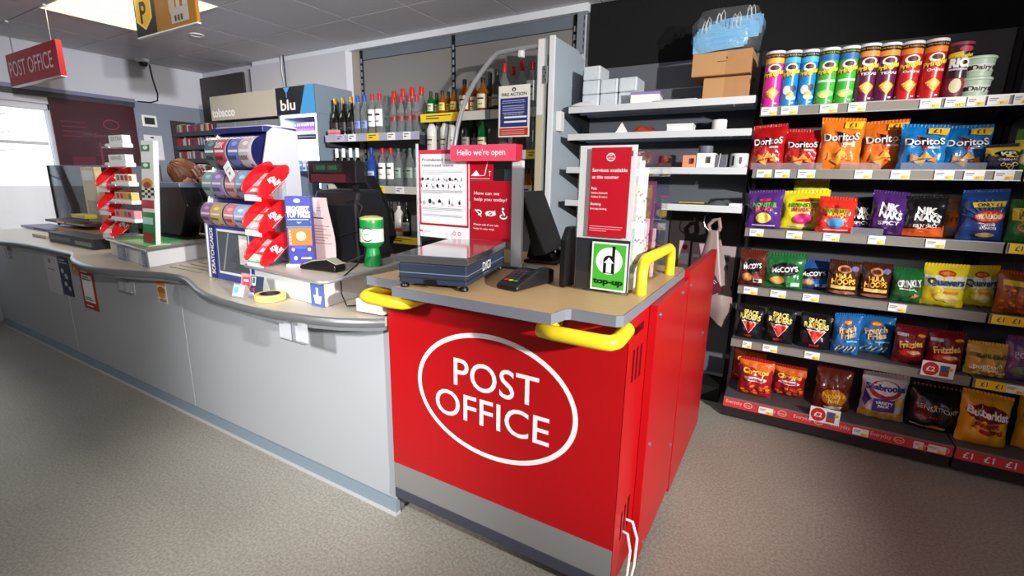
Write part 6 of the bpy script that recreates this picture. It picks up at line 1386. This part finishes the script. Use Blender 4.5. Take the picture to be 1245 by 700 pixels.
l = bpy.data.lights.new('vape_cabinet_glow', 'AREA'); l.energy = 5; l.color = (.88, .9, 1); l.size = .4; l.shape = 'RECTANGLE'; l.size_y = .1
lo_ = bpy.data.objects.new('vape_cabinet_glow', l); COL.objects.link(lo_); lo_.location = (vcx, 2.93, gz0-.03)
VS = [G(370, 163)[1], G(370, 208)[1]]
for z in VS: MB().box(-W2+.062, W2-.042, GY-3.05+.03, .178, z-.014, z, DGREY).build('shelf', vc)
lb = MB().box(-W2+.065, W2-.045, -.06, -.05, VS[1]+.05, VS[0]-.03, M('lit_panel_white', (236, 240, 255), .4, emit=1.6)); lb.on(frame((-W2+.065, -.0506-.01, VS[1]+.05), XA, ZA, (0, -1, 0))); lb.poly([(.0, .0), (.16, .0), (.06, .03), (.0, .06)], ink(120, 116, 190)); lb.build('lit_backboard', vc)
gv = 'vape packs in the lit cabinet'
for k in range(9):
    t = T('vape_pack', '%s dark purple vape pack from the left, upper cabinet shelf' % ORD[k], 'pack', (vcx-W2+.095+.031*k, 2.98, VS[0]+.0405), 0, gv); MB().box(-.0135, .0135, -.02, .02, 0, .075, ink(60, 40, 96)).box(-.0135, .0135, -.0205, -.02, .0, .02, ink(190, 60, 110)).build('carton', t); MB().box(-.008, .008, -.0208, -.0203, .045, .06, ink(160, 140, 200)).build('print', t)
MB().box(-W2+.07, W2-.06, -.10, -.02, VS[0]+.0005, VS[0]+.04, ink(120, 140, 166)).build('riser_block', vc)
for k, c in enumerate(((60, 110, 190), (90, 150, 210), (200, 206, 220), (120, 124, 150), (90, 90, 130), (150, 160, 180))):
    t = T('vape_pack', '%s pack from the left on the lower cabinet shelf' % ORD[k], 'pack', (vcx-W2+.10+.052*k, 2.96, VS[1]+.001), 0, 'packs on the lower cabinet shelf'); MB().box(-.021, .021, -.02, .02, 0, .085 if k % 2 else .095, ink(*c)).build('carton', t); p = MB().on(frame((-.021, -.0206, 0), XA, ZA, (0, -1, 0))); p.rect(.006, .036, .05, .062, WINK); p.rect(.006, .03, .02, .035, ink(40, 44, 90)); p.build('print', t)
vp = T('lottery_sign', 'tall blue and orange lottery panel beside the lit cabinet', 'panel', (vcx-W2-.05, 2.78, 1.02)); MB().box(-.055, .055, -.003, .003, .0, .70, ink(226, 226, 236)).box(-.06, .06, -.05, .05, -1.02, .0, DGREY).build('board', vp)
p = MB().on(frame((-.055, -.0034, 0), XA, ZA, (0, -1, 0))); p.rect(0, .11, .52, .70, ink(70, 64, 160)); p.text('BIGGEST', .055, .62, .022, WINK, 'c', w=.095, bold=.05); p.text('TOP PRIZE', .055, .575, .022, WINK, 'c', w=.1, bold=.05); p.rect(.0, .11, .46, .52, ink(150, 180, 226)); p.rect(.01, .1, .2, .44, ink(236, 130, 90)); p.disc(.055, .33, .025, .05, WINK); p.build('print', vp)
# ---------------------------------------------------------------- cigarette shelves in the far corner
cs = T('corner_shelves', 'dark shelves of small packets in the far left corner', 'shelving', (-5.66, 3.05, 0))
DB = M('dark_corner_board', (58, 54, 54), .55)
MB().box(-.44, .40, .19, .215, .05, 2.43, DB).build('back_board', cs); MB().box(-.44, -.42, -.18, .19, .05, 1.93, DB).box(.40, .42, -.18, .19, .05, 1.93, DB).build('side_board', cs)
MB().box(-.30, .40, .186, .1895, 2.02, 2.10, M('brown_board', (92, 78, 72), .5)).build('brown_strip', cs)
rr = random.Random(11)
for k, z in enumerate((1.80, 1.66, 1.52, 1.38, 1.22)):
    s = MB().box(-.419, .399, -.18, .185, z-.045, z, M('corner_shelf', (66, 68, 76), .45)).build('shelf', cs)
    x = -.40; pk = MB(); n_ = 0
    while x < .38:
        w_ = rr.choice((.022, .028, .034)); h_ = rr.uniform(.06, .085); c = rr.choice(((150, 40, 50), (200, 196, 190), (60, 70, 120), (170, 150, 120), (120, 50, 60), (210, 200, 200), (90, 110, 100)))
        if rr.random() < .86: pk.box(x, x+w_-.003, -.165, -.05, z+.001, z+h_, ink(*c))
        x += w_
    pk.build('small_packets', s, kind='stuff')
# ================================================================ left wall furnishings
bp_ = T('window_poster', 'large dark burgundy poster panel over the shop window side', 'poster', (XL+.012, 2.22, 1.35))
BURG = M('burgundy_film', (58, 5, 20), .4, coat=.1)
MB().box(-.006, .006, -.35, .33, -.7, .70, BURG).build('panel', bp_)
p = MB().on(frame((.0066, .33, -.7), -YA, ZA, (1, 0, 0)))
# seen from the room: u grows towards the window
p = MB().on(frame((.0066, -.35, -.7), YA, ZA, (1, 0, 0))); PK_ = ink(120, 52, 70)
p.ring(.46, 1.18, .07, .05, .01, PK_, 24); p.text('Something', .30, 1.05, .035, PK_, w=.32, bold=.02); lines(p, .30, .6, .86, 1.0, 4, ink(96, 34, 52), .3, 3); lines(p, .06, .26, 1.02, 1.2, 4, ink(96, 34, 52), .3, 6); p.rect(.10, .28, .55, .85, ink(88, 26, 46)); p.rect(.33, .35, .5, 1.0, ink(110, 50, 66)); p.disc(.46, .8, .05, .06, ink(110, 60, 72)); p.build('faded_print', bp_)
kp = T('alarm_keypad', 'white alarm keypad with a dark screen on the grey far wall', 'keypad', (XL+.001, 2.68, 1.90)); MB().box(0, .03, -.07, .07, -.055, .065, WPLAS).build('housing', kp, bevel=.006); MB().box(.0302, .032, -.05, .045, -.03, .04, M('lcd_dark', (50, 58, 60), .2)).build('screen', kp)
gp_ = struct(MB().box(XL, XL+.0008, 2.555, YB-.002, 0.0, 2.10, M('blue_grey_wall_paint', (128, 138, 152), .7)).build('wall_left_lower'))
gp_.name = 'trim_5'
wn = T('wall_notice', 'white paper notice hanging on the grey far wall under the keypad', 'notice', (XL+.003, 2.70, 1.64)); MB().box(0, .002, -.09, .085, -.14, .12, ink(226, 226, 232)).build('sheet', wn); p = MB().on(frame((.0024, -.09, -.14), YA, ZA, (1, 0, 0))); p.disc(.08, .235, .02, .008, KINK); lines(p, .03, .15, .05, .19, 6, ink(200, 200, 206), .3, 2); p.build('print', wn)
cm = T('security_camera', 'small white dome security camera under the ceiling edge', 'camera', (-5.98, 2.63, ZC)); MB().lathe([(.06, 0), (.06, -.02), (.045, -.03)], WPLAS, 20, cap=False).build('mount', cm, smooth=True); MB().lathe([(.042, -.03), (.044, -.045), (.03, -.07), (.0, -.078)], M('dome_black', (20, 20, 24), .1, coat=.5), 18, cap=False).build('dome', cm, smooth=True)
tag(MB().tube([(XL+.012, 2.76, 2.49), (XL+.014, 2.77, 2.35), (XL+.012, 2.80, 2.2), (XL+.012, 2.79, 2.13), (XL+.014, 2.72, 2.10), (XL+.012, 2.60, 2.095)], .007, BLKM, 6).build('black_cable', smooth=60), 'black cable running down the far white wall below the camera', 'cable')
cc = PY(347, 92, 3.19); cbl = MB()
for k in range(3): cbl.tube([(cc.x-.03+.02*k, 3.185-.004*k, 2.495), (cc.x-.035+.03*k, 3.18-.005*k, 2.36), (cc.x-.01+.01*k, 3.182, 2.22), (cc.x+.0+.012*k, 3.185, 2.14)], .006, (WPLAS, M('grey_cable', (150, 150, 156), .5), DGREY)[k], 6)
tag(cbl.build('cable_bundle', smooth=60), 'bundle of grey and white cables above the black and blue header', 'cable')
# hanging signs
hp = T('hanging_sign', 'long dark red hanging sign with pale capital lettering, far left', 'sign', (-5.02, 1.50, 2.5))
HX0, HX1 = PY(10, 87, 1.5).x+5.02, PY(70, 68, 1.5).x+5.02; HZ0, HZ1 = PY(75, 91, 1.5).z-2.5, PY(70, 46, 1.5).z-2.5
RSG = M('sign_red', (170, 22, 32), .4)
MB().box(HX0, HX1, 0, .034, HZ0, HZ1, RSG).build('sign_box', hp, bevel=.002); MB().box(HX0, HX1, .0, .034, HZ0-.006, HZ0-.0005, WPLAS).build('white_lower_edge', hp)
p = MB().on(frame((HX0, -.0026, HZ0), XA, ZA, (0, -1, 0))); p.text('POST OFFICE', (HX1-HX0)*.05, (HZ1-HZ0)*.27, (HZ1-HZ0)*.46, ink(226, 206, 206), w=(HX1-HX0)*.86, bold=.01); p.build('lettering', hp)
for x in (HX0+.12, HX1-.12): MB().tube([(x, .017, HZ1), (x, .017, -.006)], .0025, STEEL, 6).lathe([(.012, -.012), (.012, -.001)], WPLAS, 10, c=(x, .017, 0)).build('hanger_wire', hp)
pp = T('hanging_sign', 'yellow and brown hanging payment sign in front of the lit ceiling panel', 'sign', (-3.30, 1.62, 2.5))
a0, a1 = PY(168, 46, 1.62).x+3.30, PY(239.5, 23, 1.62).x+3.30; b0_ = PY(168, 46, 1.62).z-2.5
MB().box(a0, a1, 0, .018, b0_, -.05, M('sign_brown', (170, 118, 40), .4)).build('board', pp); MB().box(a0-.001, a1+.001, -.002, .02, b0_-.008, b0_-.0003, WPLAS).build('white_lower_edge', pp)
p = MB().on(frame((a0, -.0006, b0_), XA, ZA, (0, -1, 0))); W_ = a1-a0
p.rect(0, W_*.36, 0, .265, ink(40, 40, 48)); p.poly([(.02*W_, .27), (.02*W_, .085), (.17*W_, .03), (.30*W_, .09), (.30*W_, .27)], ink(244, 226, 120)); p.poly([(.04*W_, .27), (.04*W_, .092), (.17*W_, .043), (.28*W_, .097), (.28*W_, .27)], ink(244, 190, 20))
p.text('P', W_*.10, .075, .11, KINK, w=W_*.11, bold=.05); p.disc(W_*.16, .15, .012, .014, ink(244, 190, 20)); p.text('PayPoint', W_*.05, .215, .03, KINK, w=W_*.22, bold=.02)
p.text('services here', W_*.42, .21, .022, ink(120, 80, 30), w=W_*.4); p.rect(W_*.62, W_*.9, .02, .10, ink(190, 180, 170)); p.rect(W_*.60, W_*.7, .08, .15, ink(200, 176, 150)); p.rect(W_*.72, W_*.78, .10, .19, ink(206, 190, 170)); p.rect(W_*.82, W_*.9, .10, .2, ink(196, 190, 190))
for j in range(3): p.rect(W_*(.68+.05*j), W_*(.71+.05*j), .03, .06, ink(90, 70, 60))
p.build('sign_print', pp)
for x in (a0+.1, a1-.1): MB().tube([(x, .009, -.05), (x, .009, -.004)], .0025, STEEL, 6).build('hanger_wire', pp)
# bare tree seen through the window
tr_ = T('street_tree', 'bare thin tree branches in the bright street outside the window', 'tree', (-8.6, 1.4, -.1)); BK = M('bark', (120, 100, 90), .9)
MB().tube([(0, -.6, 0), (.02, -.55, 1.0), (0, -.4, 1.9), (.05, -.1, 2.6)], [.06, .05, .035, .012], BK, 8).build('trunk', tr_, smooth=60)
for k in range(6):
    a = .5+.3*k; MB().tube([(0, -.55+.06*k, 1.3+.2*k), (.02, -.1+.1*k, 1.55+.22*k), (.05, .35+.1*k, 1.65+.2*k), (0, .8, 1.72+.22*k)], [.014, .009, .006, .003], BK, 6).build('branch', tr_, smooth=60)
gl_ = MB().box(-12, XL-.35, -6, 8, -.2, -.1, M('street_paving', (150, 150, 150), .8)); struct(gl_.build('ground'))
wl2 = MB().box(-9.6, -9.4, -3, 6, -.1, 1.15, M('street_wall', (236, 228, 222), .8)); struct(wl2.build('wall_outside'))

# ================================================================ member of staff bending behind the left till
pe = T('person', 'person in black with reddish brown hair leaning forward behind the left monitor', 'person', (-3.93, 2.27, 0), 0)
SKIN = M('skin', (206, 150, 126), .5); CLOTH = M('black_clothing', (18, 18, 22), .85, bump=.2, bscale=60); HAIR = M('auburn_hair', (112, 66, 40), .5, noise=.3, nscale=30, bump=.4, bscale=50)
def skinned(name, verts, edges, radii, mat, parent, sub=2, root=0):
    me = bpy.data.meshes.new(name); me.from_pydata(verts, edges, []); me.materials.append(mat)
    o = bpy.data.objects.new(name, me); COL.objects.link(o); o.parent = parent
    s = o.modifiers.new('skin', 'SKIN'); s.use_smooth_shade = True
    for i, r_ in enumerate(radii):
        v = me.skin_vertices[0].data[i]; v.radius = r_ if isinstance(r_, tuple) else (r_, r_); v.use_root = (i == root)
    ss = o.modifiers.new('subsurf', 'SUBSURF'); ss.levels = sub; ss.render_levels = sub
    return o
V = [(0, 0, .90), (0, -.03, 1.02), (0, -.10, 1.15), (0, -.20, 1.25), (0, -.26, 1.29), (-.01, -.305, 1.32),
     (.10, .02, .84), (.11, -.02, .46), (.12, .04, .09), (.12, -.10, .045),
     (-.10, .02, .84), (-.11, -.02, .46), (-.12, .04, .09), (-.12, -.10, .045),
     (.17, -.19, 1.21), (.33, -.27, 1.07), (.25, -.345, 1.235),
     (-.17, -.19, 1.21), (-.27, -.20, 1.02), (-.19, -.33, .93)]
Ed = [(0, 1), (1, 2), (2, 3), (3, 4), (4, 5), (0, 6), (6, 7), (7, 8), (8, 9), (0, 10), (10, 11), (11, 12), (12, 13), (3, 14), (14, 15), (15, 16), (3, 17), (17, 18), (18, 19)]
Ra = [(.15, .11), (.135, .10), (.15, .11), (.13, .10), (.06, .06), (.052, .055), (.085, .09), (.062, .062), (.045, .045), (.04, .035), (.085, .09), (.062, .062), (.045, .045), (.04, .035), (.062, .062), (.046, .046), (.033, .033), (.062, .062), (.046, .046), (.033, .033)]
skinned('clothed_body', V, Ed, Ra, CLOTH, pe)
def hand(base, d_, up, mirror, parent):
    base, d_, up = Vector(base), Vector(d_).normalized(), Vector(up).normalized(); sd_ = d_.cross(up).normalized()*mirror; up = sd_.cross(d_).normalized()*mirror
    vs = [base-d_*.03, base+d_*.02, base+d_*.06, base+d_*.085]; es = [(0, 1), (1, 2), (2, 3)]; rs = [(.024, .02), (.03, .018), (.036, .015), (.034, .013)]
    for k, (o_, ln) in enumerate(((-.030, .062), (-.010, .072), (.010, .068), (.029, .052))):
        i = len(vs); vs += [base+d_*.088+sd_*o_, base+d_*(.088+ln*.45)+sd_*o_*1.08+up*.008, base+d_*(.088+ln*.78)+sd_*o_*1.1+up*.022, base+d_*(.088+ln)+sd_*o_*1.1+up*.036]
        es += [(3, i), (i, i+1), (i+1, i+2), (i+2, i+3)]; rs += [.0095, .009, .0085, .007]
    i = len(vs); vs += [base+d_*.03-sd_*.036, base+d_*.055-sd_*.055+up*.008, base+d_*.085-sd_*.060+up*.016]; es += [(1, i), (i, i+1), (i+1, i+2)]; rs += [.012, .0105, .0085]
    return skinned('hand', [tuple(v) for v in vs], es, rs, SKIN, parent, 1)
hand((.244, -.35, 1.262), (-.30, .0, .5), (.6, -.6, 0), 1, pe); hand((-.185, -.345, .925), (.7, -.25, -.1), (0, 0, 1), -1, pe)
skinned('bare_forearm', [(.27, -.325, 1.175), (.244, -.35, 1.262)], [(0, 1)], [.036, .028], SKIN, pe, 1)
# head: an ellipsoid pushed into a face that looks down and forward
hb = bmesh.new(); bmesh.ops.create_icosphere(hb, subdivisions=4, radius=1)
for v in hb.verts:
    x, y, z = v.co; jaw = max(0, -z); 
    X = x*.073*(1-.22*jaw); Y_ = y*.092*(1-.12*jaw)-(.012*jaw if y < 0 else 0); Z_ = z*.112
    if y < 0:
        f_ = -y
        Y_ -= .020*math.exp(-((x/.16)**2+((z+.12)/.20)**2))*f_          # nose
        Y_ += .010*(math.exp(-(((x-.38)/.2)**2+((z-.08)/.13)**2))+math.exp(-(((x+.38)/.2)**2+((z-.08)/.13)**2)))*f_   # eye sockets
        Y_ -= .006*math.exp(-((x/.3)**2+((z+.48)/.08)**2))*f_-.004*math.exp(-((x/.3)**2+((z+.55)/.03)**2))*f_         # lips
        Y_ -= .010*math.exp(-((x/.35)**2+((z+.88)/.18)**2))*f_          # chin
    v.co = (X, Y_, Z_)
hm = bpy.data.meshes.new('head'); hb.to_mesh(hm); hb.free(); hm.materials.append(SKIN); hm.polygons.foreach_set('use_smooth', [True]*len(hm.polygons))
HR = Matrix.Translation((-.02, -.36, 1.345)) @ Matrix.Rotation(math.radians(55), 4, 'X') @ Matrix.Scale(.9, 4)
hm.transform(HR); ho = bpy.data.objects.new('head', hm); COL.objects.link(ho); ho.parent = pe
for sx in (-1, 1):
    MB().lathe([(0, -.011), (.008, -.007), (.011, 0), (.008, .007), (0, .011)], M('eye_white', (230, 226, 222), .2), 12, cap=False, tf=HR @ Matrix.Translation((sx*.028, -.080, .010))).lathe([(0, -.006), (.005, 0), (0, .006)], M('iris', (70, 50, 36), .2), 10, cap=False, tf=HR @ Matrix.Translation((sx*.028, -.088, .010))).build('eye', ho, smooth=True)
    MB().lathe([(0, -.03), (.012, -.018), (.016, 0), (.012, .02), (0, .03)], SKIN, 10, cap=False, tf=HR @ Matrix.Translation((sx*.071, .008, -.005)) @ Matrix.Scale(.5, 4, (1, 0, 0))).build('ear', ho, smooth=True)
MB().lathe([(0, -.0025), (.015, 0), (0, .0025)], ink(150, 88, 80), 12, cap=False, tf=HR @ Matrix.Translation((0, -.094, -.056))).build('mouth', ho, smooth=True)
hr = MB(); r_ = random.Random(3)
def hf(u, v):
    a = 2*PI*u; b = PI*v*.62; k = 1.10+.03*math.sin(14*a+5*b)+.02*math.sin(25*a)
    x, y, z = math.sin(b)*math.cos(a), math.sin(b)*math.sin(a), math.cos(b)
    fr_ = 1 if y > -.25 else .97
    return HR @ Vector((x*.080*k, (y*.098+.012)*k, z*.120*k+.004+(.0 if y > -.3 else .03*max(0, v-.55)*4)))
hr.grid(48, 18, hf, HAIR); hr.build('hair', ho, smooth=70)
